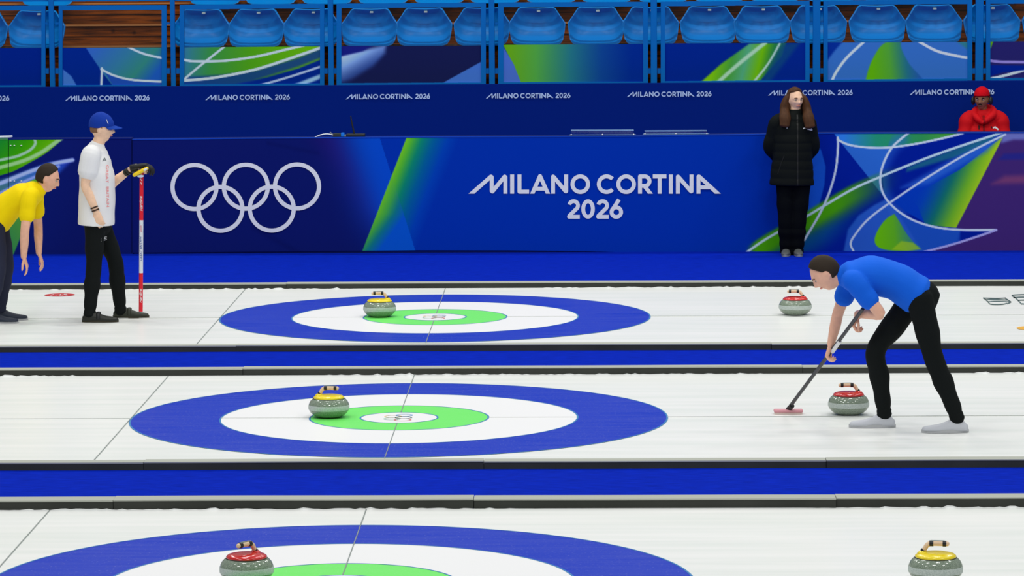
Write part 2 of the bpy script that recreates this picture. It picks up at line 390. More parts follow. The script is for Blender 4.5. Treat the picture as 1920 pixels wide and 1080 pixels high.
def art_grid(name, x0, x1, ytop, ybot, Y, step, fn, parent, k, thick=.02, base=(0, 40, 150), m=None, mapx=None):
    nx = max(2, int(round((x1-x0)/step))+1); ny = max(2, int(round(120 if False else (ybot((x0+x1)/2)-ytop((x0+x1)/2))/step))+1)
    us = np.linspace(x0, x1, nx); vs = np.linspace(0, 1, ny)
    U_, T_ = np.meshgrid(us, vs); ty = np.array([ytop(u) for u in us]); by = np.array([ybot(u) for u in us])
    W_ = ty[None, :]+(by-ty)[None, :]*T_
    px, py = U_.ravel(), W_.ravel()
    d = np.array(_fw)[None, :]*F+np.outer(px-960, np.array(_R))+np.outer(540-py, np.array(_U))
    P = np.array([0, 0, CH])[None, :]+d*(Y/d[:, 1])[:, None]
    a = Art(px, py, base); fn(a)
    c = np.clip(a.c, 0, 255)/255; c = np.where(c <= .04045, c/12.92, ((c+.055)/1.055)**2.4)/k; c = np.clip(c, 0, .92)
    org = np.array(parent.location)
    idx = np.arange(nx*ny).reshape(ny, nx)
    q = np.stack([idx[:-1, :-1], idx[1:, :-1], idx[1:, 1:], idx[:-1, 1:]], -1).reshape(-1, 4)
    # back side for real thickness
    bd = np.concatenate([idx[0, :], idx[1:, -1], idx[-1, ::-1][1:], idx[::-1, 0][1:-1]])
    Pb = P[bd].copy(); Pb[:, 1] += thick
    nb0 = nx*ny; m_ = len(bd)
    side = np.array([[bd[i], bd[(i+1) % m_], nb0+(i+1) % m_, nb0+i] for i in range(m_)])
    verts = np.concatenate([P, Pb])-org
    faces = np.concatenate([q, side])
    me = bpy.data.meshes.new(name); me.from_pydata(verts.tolist(), [], faces.tolist()+[[nb0+i for i in range(m_)][::-1]])
    ca = me.color_attributes.new('Art', 'FLOAT_COLOR', 'POINT')
    cc = np.ones((len(verts), 4)); cc[:nb0, :3] = c; cc[nb0:, :3] = c[bd]
    ca.data.foreach_set('color', cc.ravel()); me.materials.append(m or M_ART); me.update()
    o = bpy.data.objects.new(name, me); link(o, parent); return o

NAVY = (9, 20, 86); BLUE = (0, 42, 142)
def art_main(a):
    x, y = a.x, a.y
    # base: navy left of the facets, blue right
    L1 = lambda yy: 712.5+(yy-259)*(66/210); L2 = lambda yy: 762-(yy-259)*(82/210)
    right = np.maximum(L1(y), 0)
    a.c[:] = NAVY
    a.over(.75*np.exp(-((x-(625+(y-260)*.65))/38)**2), (34, 12, 84))
    dl = L1(y)-x
    a.over((dl > 0)*.95*sm(150, 0, dl)**1.5*sm(520, 380, y+0*x), (4, 72, 178))
    a.over((dl > 0)*.6*sm(90, 0, dl)**1.5, (4, 60, 165))
    a.over(sm(.8, -.8, dl), BLUE)
    dr = x-L2(y)
    stops = lambda d, ys: np.stack([np.interp(d*ys, [0, 12, 30, 52, 78, 100], [v[k] for v in [(104, 178, 30), (70, 160, 44), (8, 118, 92), (0, 84, 128), (0, 56, 150), BLUE]]) for k in range(3)], 1)
    a.over(sm(-.8, .8, dr)*(dl < 0), stops(np.maximum(dr, 0), 1.0))
    below = sm(-.8, .8, dr)*(dl >= 0)
    wdt = np.maximum(L1(y)-L2(y), 1)
    f = np.clip(np.maximum(dr, 0)/55+np.maximum(y-400, 0)/130*.8, 0, 1)
    c2 = np.stack([np.interp(f, [0, .3, .6, 1], [v[k] for v in [(96, 176, 34), (58, 150, 60), (12, 106, 112), (4, 74, 170)]]) for k in range(3)], 1)
    a.over(below, c2)
    a.over(sm(40, 0, x-290)*0, NAVY)
    # shade of fabric folds, painted as dark lines on the navy part
    a.over(.16*np.exp(-((y-(430+(x-480)*.55))/6)**2)*(x < 620)*(x > 470), (0, 4, 50))
    a.over(.16*np.exp(-((y-(268+(x-500)*.2))/4)**2)*(x < 600)*(x > 500), (0, 4, 50))
    # ---- right hand design
    a.over(sm(1420, 1560, x), (0, 26, 128))
    a.poly([(1500, 252), (1526, 256), (1540, 283), (1548, 312), (1546, 345), (1536, 385), (1520, 412), (1495, 425)], (18, 78, 178), 3, .9)
    W2 = [(1571, 262), (1590, 271), (1620, 276), (1660, 277), (1710, 271), (1760, 261), (1805, 250)]
    W3 = [(1705, 248), (1690, 260), (1673, 276), (1660, 298), (1652, 322), (1651, 345), (1657, 365), (1669, 382), (1690, 400), (1720, 416), (1760, 427), (1805, 431), (1868, 431)]
    W4 = [(1400, 473), (1440, 446), (1510, 407), (1545, 386), (1600, 354), (1652, 331), (1715, 305), (1777, 282), (1865, 253), (1920, 236)]
    W5 = [(1885, 252), (1815, 287), (1740, 332), (1670, 379), (1627, 412), (1602, 442), (1595, 457), (1600, 470), (1606, 480)]
    a.grad([(1560, 245), (1840, 245), (1805, 250), (1760, 261), (1710, 271), (1660, 277), (1620, 276), (1590, 271), (1571, 260)], [(0, (40, 110, 200)), (.25, (30, 130, 100)), (.6, (40, 130, 70)), (1, (90, 160, 30))], (1580, 0), (1830, 0), 2)
    a.poly([(1574, 264), (1600, 276), (1660, 279), (1678, 272), (1664, 295), (1654, 322), (1653, 350), (1660, 372)], (36, 92, 176), 2)
    a.over(.55*sm(24, 0, sd_line(a.x, a.y, cr(W3[1:9])))*(a.x > 1652)*sm(0, 1, a.x-1655-((a.y-335)/90)**2*20), (36, 92, 178))
    # big green facet on the right
    Lg = [(1888, 245), (1793, 425), (1745, 423), (1700, 398), (1675, 378), (1740, 332), (1815, 287), (1880, 252)]
    a.poly(Lg, (2, 52, 158), 2)
    a.grad([(1890, 245), (1793, 427), (1735, 422), (1720, 385), (1700, 372), (1800, 318), (1888, 250)],
           [(0, (150, 186, 26)), (.22, (96, 160, 36)), (.5, (14, 100, 92)), (.8, (4, 64, 150, .7)), (1, (2, 52, 158, 0))], (1838, 345), (1745, 300), 2)
    a.poly([(1885, 247), (1815, 280), (1745, 322), (1690, 352), (1740, 345), (1850, 285)], (40, 92, 178), 14, .8)
    a.poly([(1874, 249), (1777, 284), (1700, 314), (1700, 322), (1790, 295), (1850, 268)], (30, 110, 110), 8, .7)
    # light blue ribbon and the drop under the crossing
    a.poly([(1660, 374), (1640, 384), (1610, 404), (1590, 430), (1580, 480), (1720, 480), (1790, 470), (1800, 432), (1760, 428), (1715, 415), (1680, 393)], (40, 90, 174), 6, .85)
    a.poly([(1680, 395), (1700, 425), (1722, 460), (1740, 480), (1800, 480), (1800, 434), (1745, 426), (1705, 410)], (20, 70, 160), 6, .8)
    a.grad(cr([(1677, 401), (1688, 418), (1700, 438), (1714, 455), (1726, 466), (1700, 471), (1665, 469), (1645, 462), (1640, 448), (1648, 428), (1662, 410), (1677, 401)], 5), [(0, (96, 176, 8)), (.45, (84, 160, 30)), (1, (30, 104, 140))], (1640, 440), (1722, 430), 3)
    a.poly([(1672, 468), (1690, 452), (1712, 455), (1727, 467), (1700, 471)], (150, 186, 30), 4, .7)
    # green sweep along the long straight line
    d4 = sd_line(a.x, a.y, cr(W4)); W4y = np.interp(a.x, [p[0] for p in cr(W4)], [p[1] for p in cr(W4)])
    a.over(sm(1700, 1560, a.x)*np.where(a.y > W4y, sm(52, 14, d4), sm(12, 3, d4))*sm(1395, 1420, a.x), (64, 146, 12))
    a.over(sm(1640, 1520, a.x)*np.where(a.y > W4y, sm(80, 45, d4)*sm(18, 45, d4)*.7, 0)*sm(1395, 1420, a.x), (6, 80, 120))
    # dark purple beyond the facet
    a.poly([(1888, 243), (1793, 427), (1805, 430), (1868, 430), (1790, 457), (1715, 477), (1712, 490), (1990, 490), (1990, 243)], (56, 34, 96), 2)
    a.poly([(1880, 243), (1990, 243), (1990, 262), (1900, 262), (1878, 268)], (110, 130, 190), 8, .7)
    a.poly([(1884, 330), (1990, 326), (1990, 342), (1860, 345)], (120, 60, 92), 14, .7)
    a.poly([(1882, 288), (1990, 284), (1990, 298), (1872, 300)], (24, 34, 120), 8, .7)
    LW = (176, 190, 228)
    a.line([(1571, 258), (1571, 280), (1567, 318), (1556, 358), (1541, 393), (1525, 422), (1508, 450)], 4, LW)
    a.line(W2, 4, LW); a.line(W3, 4, LW); a.line([(1868, 431), (1840, 441), (1780, 460), (1705, 479)], 4, (150, 150, 214))
    a.line(W4, 4.2, (170, 195, 205)); a.line(W5, 3.6, LW)
def art_left(a):
    a.c[:] = NAVY
    a.over(sm(40, -40, a.x-(150-(a.y-300)*.25))*.2, (10, 30, 110))
    B = [(-60, 344), (0, 329), (25, 321), (50, 308), (80, 291), (100, 276), (120, 257)]
    a.grad([(-60, 230), (122, 252)]+cr(B)[::-1], [(0, (20, 122, 40)), (.5, (50, 146, 6)), (1, (96, 168, 10))], (0, 262), (60, 318), 2)
    a.line([(120, 256), (96, 273), (75, 287), (45, 301), (0, 314), (-60, 328)], 7, (140, 190, 118), 3)
    a.line([(60, 256), (65, 262), (66, 270), (58, 280), (42, 289), (20, 296), (-60, 312)], 5, (146, 184, 150), 2)
    a.grad([(138, 299), (90, 306), (0, 338), (-60, 360), (-60, 420), (0, 385), (60, 350), (110, 325)], [(0, (30, 40, 140)), (.3, (34, 84, 170)), (.7, (60, 104, 150)), (1, (60, 110, 110))], (138, 300), (0, 360), 10)
    a.line([(136, 300), (96, 308), (50, 324), (0, 344), (-60, 366)], 7, (150, 168, 220), 4)
    a.line([(110, 312), (60, 334), (0, 362), (-60, 396)], 5, (130, 150, 210), 4)
    a.grad([(86, 326), (25, 478), (-60, 478), (-60, 395), (0, 365), (60, 338)], [(0, (104, 164, 30)), (1, (40, 120, 70))], (80, 330), (-40, 400), 2)
def art_stand(a):
    x, y = a.x, a.y; a.c[:] = (0, 34, 122)
    G1, G2, LB, LN = (84, 150, 22), (50, 130, 60), (44, 98, 176), (176, 192, 216)
    # bay 0/1
    a.poly([(-20, 85), (80, 85), (80, 165), (-20, 165)], (0, 30, 118), 1)
    a.grad([(160, 88), (305, 88), (305, 165), (215, 165), (195, 140), (180, 118)], [(0, (44, 92, 170)), (.45, (44, 110, 140)), (.75, (44, 120, 110)), (1, (24, 80, 165))], (180, 90), (270, 165), 3)
    a.poly([(195, 132), (222, 145), (305, 152), (305, 165), (214, 165)], (26, 68, 156), 3)
    a.poly([(118, 130), (134, 143), (146, 165), (118, 165)], (56, 104, 178), 3)
    a.line([(240, 88), (270, 101), (305, 109)], 4, LN); a.line([(190, 168), (191, 128)], 4, LN); a.line([(190, 130), (215, 142), (250, 150), (305, 153)], 4, LN)
    # bay 2
    a.grad([(345, 86), (605, 86), (605, 110), (560, 128), (500, 145), (440, 158), (345, 160)], [(0, (44, 110, 140)), (.2, G2), (.5, (70, 146, 20)), (1, (96, 168, 10))], (345, 90), (600, 110), 4)
    a.poly([(345, 145), (420, 140), (480, 132), (560, 108), (602, 90), (604, 108), (560, 125), (480, 150), (440, 165), (345, 165)], (10, 42, 130), 8, .8)
    a.line([(345, 112), (365, 115), (420, 114), (480, 106), (540, 92), (570, 85)], 4.5, LN); a.line([(420, 88), (392, 110), (372, 126), (346, 148)], 4, LN)
    a.line([(345, 151), (400, 146), (480, 130), (560, 104), (600, 90)], 5, LN); a.line([(480, 162), (540, 145), (604, 124)], 4, (150, 170, 200)); a.line([(545, 165), (604, 142)], 8, (130, 170, 200), 5)
    # bay 3
    a.poly([(630, 80), (912, 80), (912, 165), (630, 165)], (18, 24, 68), 1)
    a.grad([(630, 104), (700, 90), (724, 84), (722, 100), (700, 125), (660, 150), (630, 158)], [(0, (160, 184, 222, 1)), (.25, (120, 155, 208, 1)), (.6, (50, 80, 150, .8)), (1, (22, 28, 90, 0))], (655, 98), (688, 156), 12)
    a.poly([(638, 86), (700, 86), (680, 96), (638, 106)], (20, 26, 110), 5)
    a.poly([(902, 116), (826, 158), (826, 170), (912, 170), (912, 112)], (56, 100, 178), 1.2)
    # bay 4
    a.poly([(940, 80), (1216, 80), (1216, 165), (940, 165)], (0, 38, 124), 1)
    a.grad([(942, 82), (1216, 82), (1216, 165), (980, 165), (961, 118)], [(0, (88, 150, 22)), (.22, (70, 148, 60)), (.5, (30, 104, 116)), (.75, (10, 60, 128)), (1, (0, 36, 124))], (955, 110), (1185, 118), 1.2)
    a.poly([(940, 82), (963, 120), (982, 168), (940, 168)], (62, 96, 176), 1.2)
    # bay 5
    a.poly([(1243, 80), (1520, 80), (1520, 165), (1243, 165)], (0, 32, 122), 1)
    a.grad([(1312, 156), (1352, 120), (1405, 82), (1474, 80), (1466, 105), (1440, 135), (1420, 158), (1312, 160)], [(0, (110, 176, 10)), (.3, (60, 140, 50)), (.55, (70, 150, 110)), (.8, (96, 166, 10)), (1, (30, 110, 60))], (1340, 115), (1440, 140), 5)
    a.line([(1340, 160), (1385, 120), (1435, 80)], 7, (150, 190, 160), 4); a.line([(1408, 160), (1440, 120), (1462, 82)], 4, (160, 190, 180), 3)
    a.poly([(1466, 82), (1500, 80), (1440, 158), (1425, 158)], (10, 62, 110), 12, .8)
    # bay 6
    a.poly([(1548, 78), (1824, 78), (1824, 165), (1548, 165)], (46, 98, 172), 1)
    a.poly([(1548, 78), (1580, 78), (1565, 95), (1552, 112), (1548, 112)], (2, 40, 132), 6)
    a.grad(cr([(1690, 70), (1660, 80), (1645, 95), (1630, 125), (1622, 158), (1625, 170), (1738, 170), (1705, 120), (1690, 90), (1690, 70)], 5), [(0, (84, 160, 12)), (.4, (70, 146, 50)), (.75, (30, 100, 120)), (1, (30, 80, 150))], (1635, 120), (1720, 110), 4)
    a.line([(1620, 78), (1588, 108), (1568, 135), (1558, 156)], 5, LN); a.line([(1720, 76), (1755, 95), (1790, 104), (1818, 109)], 5, (180, 190, 226))
    a.poly([(1795, 78), (1824, 78), (1824, 100)], (40, 110, 120), 8)
    # bay 7
    a.poly([(1852, 76), (1990, 76), (1990, 165), (1852, 165)], (32, 30, 92), 1)
    a.poly([(1852, 76), (1863, 76), (1858, 90), (1852, 92)], (84, 150, 22), 2)
    a.line([(1850, 112), (1880, 116), (1990, 117)], 5, (130, 120, 190)); a.line([(1855, 148), (1890, 140), (1990, 112)], 5, (176, 190, 224))
    a.poly([(1852, 122), (1990, 124), (1880, 136), (1852, 144)], (0, 30, 128), 3)
def pl(pts): return lambda u: float(np.interp(u, [p[0] for p in pts], [p[1] for p in pts]))

# ------------------------------------------------------------------ lettering
def glyphs(word=True, num=None):
    """strokes of the wordmark in design units (photo px of the big barrier lettering); y down, baseline 363, cap 327"""
    S = []
    b, t = 359.4, 331.2
    S += [[(884, 363), (920.6, 331.0), (922.0, 332), (922.0, 358), (923.4, 359), (946.2, 331.0), (947.6, 332), (947.6, 363)]]
    S += [[(960.3, 327.2), (960.3, 363)], [(974, 327.2), (974, 359.3), (992, 359.3)]]
    S += [[(998, 363), (1012.6, 330), (1027.4, 363)], [(1003, 353.7), (1022, 353.7)]]
    S += [[(1037, 363), (1037, 331), (1038, 331.5), (1060.5, 358.5), (1061.5, 358.5), (1061.5, 327.2)]]
    S += [arc(1088, 345.2, 14.6, 0, 360, 40)]
    S += [arc(1137.4, 345.2, 14.6, -42, -318, 36)]
    S += [arc(1174, 345.2, 14.6, 0, 360, 40)]
    S += [[(1200, 363), (1200, 330.7), (1209, 330.7)]+arc(1209, 339.5, 8.8, -90, 90, 14)+[(1200, 348.3)], [(1208, 348), (1219.5, 363)]]
    S += [[(1224, 330.7), (1249.5, 330.7)], [(1236.8, 330), (1236.8, 363)]]
    S += [[(1257.8, 327.2), (1257.8, 363)]]
    S += [[(1271, 363), (1271, 331), (1272, 331.5), (1295.5, 358.5), (1296.5, 358.5), (1296.5, 327.2)]]
    S += [[(1309.6, 363), (1309.6, 331), (1311, 331), (1346, 363)], [(1309.6, 351), (1333, 351)]]
    return S
def digits(dx=0, dy=0, s=1):
    D = []
    def two(x): return [arc(x+12, 385.3, 8.2, -168, 38, 18)+[(x+4, 404.5), (x+3.5, 406.4), (x+23.5, 406.4)]]
    D += two(1063.5)
    D += [arc(1102.6, 391.8, 9, 0, 360, 36, ry=14.6)]
    D += two(1118)
    D += [arc(1155.6, 397.6, 9, 0, 360, 30), [(1147.2, 394.5), (1153, 386), (1160.5, 374)]]
    return D
def stroke_mesh(bm, strokes, wd, to3_):
    n = 0
    for s in strokes:
        runs = [[s[0]]]                   # a new ribbon starts at every sharp corner
        for i in range(1, len(s)):
            runs[-1].append(s[i])
            if i < len(s)-1:
                a1 = math.atan2(s[i][1]-s[i-1][1], s[i][0]-s[i-1][0]); a2 = math.atan2(s[i+1][1]-s[i][1], s[i+1][0]-s[i][0])
                if abs((a2-a1+PI) % (2*PI)-PI) > .5: runs.append([s[i]])
        for q, r in enumerate(runs):
            n += 1
            def to3(x, y, o=n*.00012): return to3_(x, y)-V((0, o, 0))
            ribbon(bm, r, wd, to3, 363)
            if q:
                n += 1
                disc2(bm, r[0], wd/2*.985, lambda x, y: to3_(x, y)-V((0, n*.00012, 0)), 18)
def flat(Y, off=.004):                    # map design px (at depth Y) to world, slightly proud of the fabric
    def f(x, y):
        p = at(x, y, Y=Y); return V((p.x, Y-off, p.z))
    return f
def thicken(bm, dy=.002):
    r = bmesh.ops.extrude_face_region(bm, geom=bm.faces[:])
    for v in r['geom']:
        if isinstance(v, bmesh.types.BMVert): v.co.y += dy

# ------------------------------------------------------------------ barrier
YB = 37.0
btop = pl([(-60, 262), (22, 261), (247, 260), (248, 262), (480, 259.5), (760, 257.5), (960, 256.8), (1180, 256), (1300, 254), (1440, 252), (1560, 250), (1980, 249)])
bbot = pl([(-60, 480), (16, 480), (247, 480), (249, 474), (480, 472), (780, 469.3), (960, 469.5), (1100, 471), (1200, 474), (1270, 476), (1440, 477), (1980, 475)])
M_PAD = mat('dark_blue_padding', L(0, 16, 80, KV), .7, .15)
def barrier(name, x0, x1, fn, label, step, base=NAVY):
    c = at((x0+x1)/2, 470, Y=YB); t = empty(name, (c.x, YB+.1, .012)); tag(t, label, 'barrier', 'printed barriers along the rink')
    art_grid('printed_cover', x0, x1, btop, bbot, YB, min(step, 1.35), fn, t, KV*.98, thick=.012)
    bm = nb(); a = at(x0, 480, Y=YB).x; b = at(x1, 480, Y=YB).x
    zt = at((x0+x1)/2, btop((x0+x1)/2), Y=YB).z
    n = 24
    # padded core with a rounded top edge, follows the cover
    prev = None
    for i in range(n+1):
        u = x0+(x1-x0)*i/n; p = at(u, btop(u), Y=YB); q = .02
        vs = [bm.verts.new(V(v)-V(t.location)) for v in ((p.x, YB+.013, .012), (p.x, YB+.013, p.z-.005), (p.x, YB+.05, p.z+.006), (p.x, YB+.17, p.z+.006), (p.x, YB+.2, p.z-.02), (p.x, YB+.2, .012))]
        if prev:
            for c2 in range(6): bm.faces.new((prev[c2], prev[(c2+1) % 6], vs[(c2+1) % 6], vs[c2]))
        else: bm.faces.new(vs[::-1])
        prev = vs
    bm.faces.new(prev)
    obj('padding', bm, M_PAD, t)
    bm = nb(); prev = None
    for i in range(n+1):
        u = x0+(x1-x0)*i/n; p = at(u, btop(u), Y=YB)
        vs = [bm.verts.new(V(v)-V(t.location)) for v in ((p.x, YB-.004, p.z-.004), (p.x, YB+.012, p.z-.004), (p.x, YB+.012, p.z+.007), (p.x, YB-.004, p.z+.005))]
        if prev:
            for c2 in range(4): bm.faces.new((prev[c2], prev[(c2+1) % 4], vs[(c2+1) % 4], vs[c2]))
        else: bm.faces.new(vs[::-1])
        prev = vs
    bm.faces.new(prev)
    return t, bm
tL0, e0 = barrier('padded_barrier', -60, 14.8, art_left, 'printed barrier panel at the far left edge, green with white rail on top', 2)
obj('top_edge', e0, mat('green_edge_piping', L(60, 120, 70, KV), .6, .2), tL0)
tL1, e1 = barrier('padded_barrier', 16.6, 246.5, art_left, 'printed barrier panel behind the standing player, green corner on navy', 1.6)
obj('top_edge', e1, mat('navy_edge_piping', L(8, 24, 96, KV), .7, .05), tL1)
tM, e2 = barrier('padded_barrier', 248, 1985, art_main, 'long printed barrier with five white rings and big white lettering', 1.6)
obj('top_edge', e2, mat('blue_edge_piping', L(10, 52, 146, KV), .7, .08), tM)
def rel(bm, t): bmesh.ops.translate(bm, vec=-V(t.location), verts=bm.verts[:]); return bm
for n_, (cx, cy) in enumerate(((364.8, 350.6), (461, 350), (557, 349.5), (413.5, 391.4), (509.7, 391))):
    bm = nb(); ribbon(bm, arc(cx, cy, 41.2, 0, 360, 72), 7.8, flat(YB, .006+.0006*n_)); thicken(bm); obj('printed_ring', rel(bm, tM), M_WHITE, tM)
bm = nb(); stroke_mesh(bm, glyphs(), 7.4, flat(YB, .006)); thicken(bm)
o = obj('lettering', rel(bm, tM), M_WHITE, tM); o['label'] = 'white lettering MILANO CORTINA'
bm = nb(); stroke_mesh(bm, digits(), 7.2, flat(YB, .006)); thicken(bm)
o = obj('lettering', rel(bm, tM), M_WHITE, tM); o['label'] = 'white number 2026'
# steel studs in three rows on the left panel
for y in (272.8, 339.5, 405):
    for x in (20, 27, 40):
        p = at(x, y, Y=YB); bm = nb(); ball(bm, (p.x, YB-.004, p.z), (.009, .006, .006), 10, 6); obj('stud', rel(bm, tL1), M_SNAP, tL1)
# rail end on the far left barrier
bm = nb(); a, b = at(-40, 259.5, Y=YB), at(15.5, 257.8, Y=YB); c = at(21.5, 254.8, Y=YB)
loft(bm, [a+V((0, .02, .012)), b+V((0, .02, .006)), c+V((0, .02, 0))], [.012, .012, .006], seg=8)
tag(obj('gate_rail', bm, mat('pale_steel', L(190, 196, 205, KV), .4, .4), smooth=True), 'pale metal rail lying along the top of the leftmost barrier', 'rail')

# ------------------------------------------------------------------ wall behind, with the small repeated wordmarks
YW = 41.8
wtop = pl([(-60, 164.5), (0, 164), (480, 161.5), (960, 158), (1440, 155), (1980, 151)])
M_WALL = mat('navy_wall_cover', L(0, 25, 98, .60), .7, .05)
bm = nb(); prev = None
for i in range(21):
    u = -400+(2720)*i/20; p = at(u, wtop(u), Y=YW)
    vs = [bm.verts.new(v) for v in ((p.x, YW, .012), (p.x, YW, p.z), (p.x, YW+.12, p.z), (p.x, YW+.12, .012))]
    if prev:
        for c in range(4): bm.faces.new((prev[c], prev[(c+1) % 4], vs[(c+1) % 4], vs[c]))
    else: bm.faces.new(vs[::-1])
    prev = vs
bm.faces.new(prev)
wall = obj('wall_back', bm, M_WALL); tag(wall, 'dark blue wall below the stand with a row of small wordmarks', kind='structure')
k = 125.0/467
for (cx, cy) in ((-61, 184.6), (202, 183.8), (465, 182.4), (728, 180.9), (991, 179.3), (1255.5, 176.4), (1520, 173.8), (1785.5, 172.6)):
    # wordmark left edge at cx-79; tilt follows the row
    sl = -.0062
    f = flat(YW, .006)
    def to3(x, y, cx=cx, cy=cy):
        X = cx-79+(x-882)*k; Y2 = cy+(y-345.2)*k+(X-cx)*sl; return f(X, Y2)
    def to3d(x, y, cx=cx, cy=cy):
        X = cx-79+129.5+(x-1063)*k; Y2 = cy+(y-391.8)*k+(X-cx)*sl; return f(X, Y2)
    bm = nb(); stroke_mesh(bm, glyphs(), 7.2, to3); stroke_mesh(bm, digits(), 7.0, to3d); thicken(bm)
    o = obj('lettering', bm, M_SMALLW, wall); o['label'] = 'small pale lettering MILANO CORTINA 2026'

# ------------------------------------------------------------------ stand: steps, seats, glazed railing
YR = 42.1
def zat(py, Y, px=960): return at(px, py, Y=Y).z
def wood_mat():
    m = bpy.data.materials.new('stained_pine_planks'); m.use_nodes = True; nt = m.node_tree; b = nt.nodes['Principled BSDF']
    tc = nt.nodes.new('ShaderNodeTexCoord'); mp = nt.nodes.new('ShaderNodeMapping'); mp.inputs['Scale'].default_value = (1, 6, 14)
    n = nt.nodes.new('ShaderNodeTexNoise'); n.inputs['Scale'].default_value = 2.2; n.inputs['Detail'].default_value = 6
    nt.links.new(tc.outputs['Object'], mp.inputs[0]); nt.links.new(mp.outputs[0], n.inputs[0])
    r = nt.nodes.new('ShaderNodeValToRGB'); r.color_ramp.elements[0].position = .3; r.color_ramp.elements[0].color = (*L(40, 16, 4, .5), 1)
    r.color_ramp.elements[1].position = .75; r.color_ramp.elements[1].color = (*L(122, 58, 8, .5), 1)
    nt.links.new(n.outputs['Fac'], r.inputs[0])
    vo = nt.nodes.new('ShaderNodeTexVoronoi'); vo.inputs['Scale'].default_value = 3.2; nt.links.new(tc.outputs['Object'], vo.inputs[0])
    kn = nt.nodes.new('ShaderNodeMapRange'); kn.inputs[1].default_value = .03; kn.inputs[2].default_value = .11; kn.inputs[3].default_value = .35; kn.inputs[4].default_value = 1
    nt.links.new(vo.outputs['Distance'], kn.inputs[0])
    mx = nt.nodes.new('ShaderNodeVectorMath'); mx.operation = 'SCALE'; nt.links.new(r.outputs[0], mx.inputs[0]); nt.links.new(kn.outputs[0], mx.inputs['Scale'])
    nt.links.new(mx.outputs[0], b.inputs['Base Color']); b.inputs['Roughness'].default_value = .6; b.inputs['Specular IOR Level'].default_value = .06
    return m
M_WOOD = wood_mat(); M_EDGE = mat('pale_step_edge', L(150, 96, 50, .6), .5, .3)  # step edges coloured paler than the planks
zA, zB, zC = zat(86, 42.5, 215), zat(46, 42.95, 215), zat(5.5, 43.4, 215)
for nm, z, y0, y1, lab in (('a', zA, 42.5, 42.95, 'lowest wooden step of the stand, its front edge above the printed panels'), ('b', zB, 42.95, 43.4, 'middle wooden step of the stand behind the front seats'), ('c', zC, 43.4, 44.4, 'top wooden step of the stand carrying the upper seats')):
    t = empty('wooden_step', (0, (y0+y1)/2, z)); tag(t, lab, 'step', 'wooden steps of the stand')
    bm = nb(); box(bm, (-11, y0+.03-t.location.y, -z+.014), (11, y1-.002-t.location.y, -.035)); obj('riser', bm, M_WOOD, t)
    bm = nb(); box(bm, (-11, y0+.03-t.location.y, -.033), (11, y1-.002-t.location.y, 0), .004); obj('tread', bm, M_EDGE if nm == 'z' else M_WOOD, t)
    bm = nb(); box(bm, (-11, y0+.002-t.location.y, -.018), (11, y0+.03-t.location.y, .002)); obj('nosing', bm, M_EDGE, t)
    if nm != 'a' or True:
        bm = nb(); box(bm, (-11, y0+.024-t.location.y, -.143), (11, y0+.034-t.location.y, -.137)); obj('plank_gap', bm, mat('dark_gap', (.01, .006, .004), .9, .1), t)
bm = nb(); box(bm, (-12, 44.8, .012), (12, 44.9, 4.2)); tag(obj('dark_backdrop', bm, mat('stand_dark_sheet', (.006, .005, .007), .9, .1)), 'near-black sheet standing in for the dark space behind the stand seats', kind='structure')  # black colour stands in for the unlit space behind the seats

def seat_outline(n=72):
    P = [(-.285, 1.0), (-.14, .985), (0, .98), (.14, .985), (.285, 1.0), (.33, .965), (.40, .80), (.475, .64), (.50, .585), (.497, .5), (.475, .28), (.455, .14), (.41, .05), (.33, .01), (.15, 0), (-.15, 0), (-.33, .01), (-.41, .05), (-.455, .14), (-.475, .28), (-.497, .5), (-.50, .585), (-.475, .64), (-.40, .80), (-.33, .965)]
    return P
def make_seat(W_, H_):
    """moulded shell: curved back, front rolled lip, seat pan; x width, y depth (front negative), z up from pan bottom"""
    bm = nb(); P = seat_outline(); n = len(P); rings = []
    # concentric rings from rim to bowl centre; depth profile
    cx, cz = 0, .46
    prof = [(1.0, .0), (1.0, -.035), (.965, -.045), (.90, -.025), (.80, .015), (.62, .045), (.35, .058), (.12, .062)]
    for s, d in prof:
        r = []
        for (x, z) in P:
            X = cx+(x-cx)*s; Z = cz+(z-cz)*s
            lean = .10*Z*H_/.43                              # the back leans away
            curl = -.10*abs(X)**2*2.2                         # sides wrap forward
            low = -.20*max(0, .42-Z)**1.6*2.4                 # pan sweeps forward at the bottom
            r.append(bm.verts.new((X*W_, d+lean+curl+low, Z*H_)))
        rings.append(r)
    for A, B in zip(rings, rings[1:]):
        for j in range(n): bm.faces.new((A[j], A[(j+1) % n], B[(j+1) % n], B[j]))
    bm.faces.new(rings[-1]);
    # outer (rear) skin
    back = []
    for s, d in ((1.0, .02), (.9, .07), (.5, .085)):
        r = []
        for (x, z) in P:
            X = cx+(x-cx)*s; Z = cz+(z-cz)*s
            r.append(bm.verts.new((X*W_, d+.10*Z*H_/.43-.10*abs(X)**2*2.2-.20*max(0, .42-Z)**1.6*2.4, Z*H_)))
        back.append(r)
    for A, B in zip([rings[0]]+back, back):
        for j in range(n): bm.faces.new((A[(j+1) % n], A[j], B[j], B[(j+1) % n]))
    bm.faces.new(back[-1][::-1])
    return bm
FR = [-38, 69, 378, 481, 584, 693, 795, 904, 1007, 1118, 1220, 1328, 1429, 1535, 1645, 1751, 1860, 1970]
ORD = ['first', 'second', 'third', 'fourth', 'fifth', 'sixth', 'seventh', 'eighth', 'ninth', 'tenth', 'eleventh', 'twelfth', 'thirteenth', 'fourteenth', 'fifteenth', 'sixteenth', 'seventeenth', 'eighteenth']
YS = 42.42
W1 = .655
t0 = None
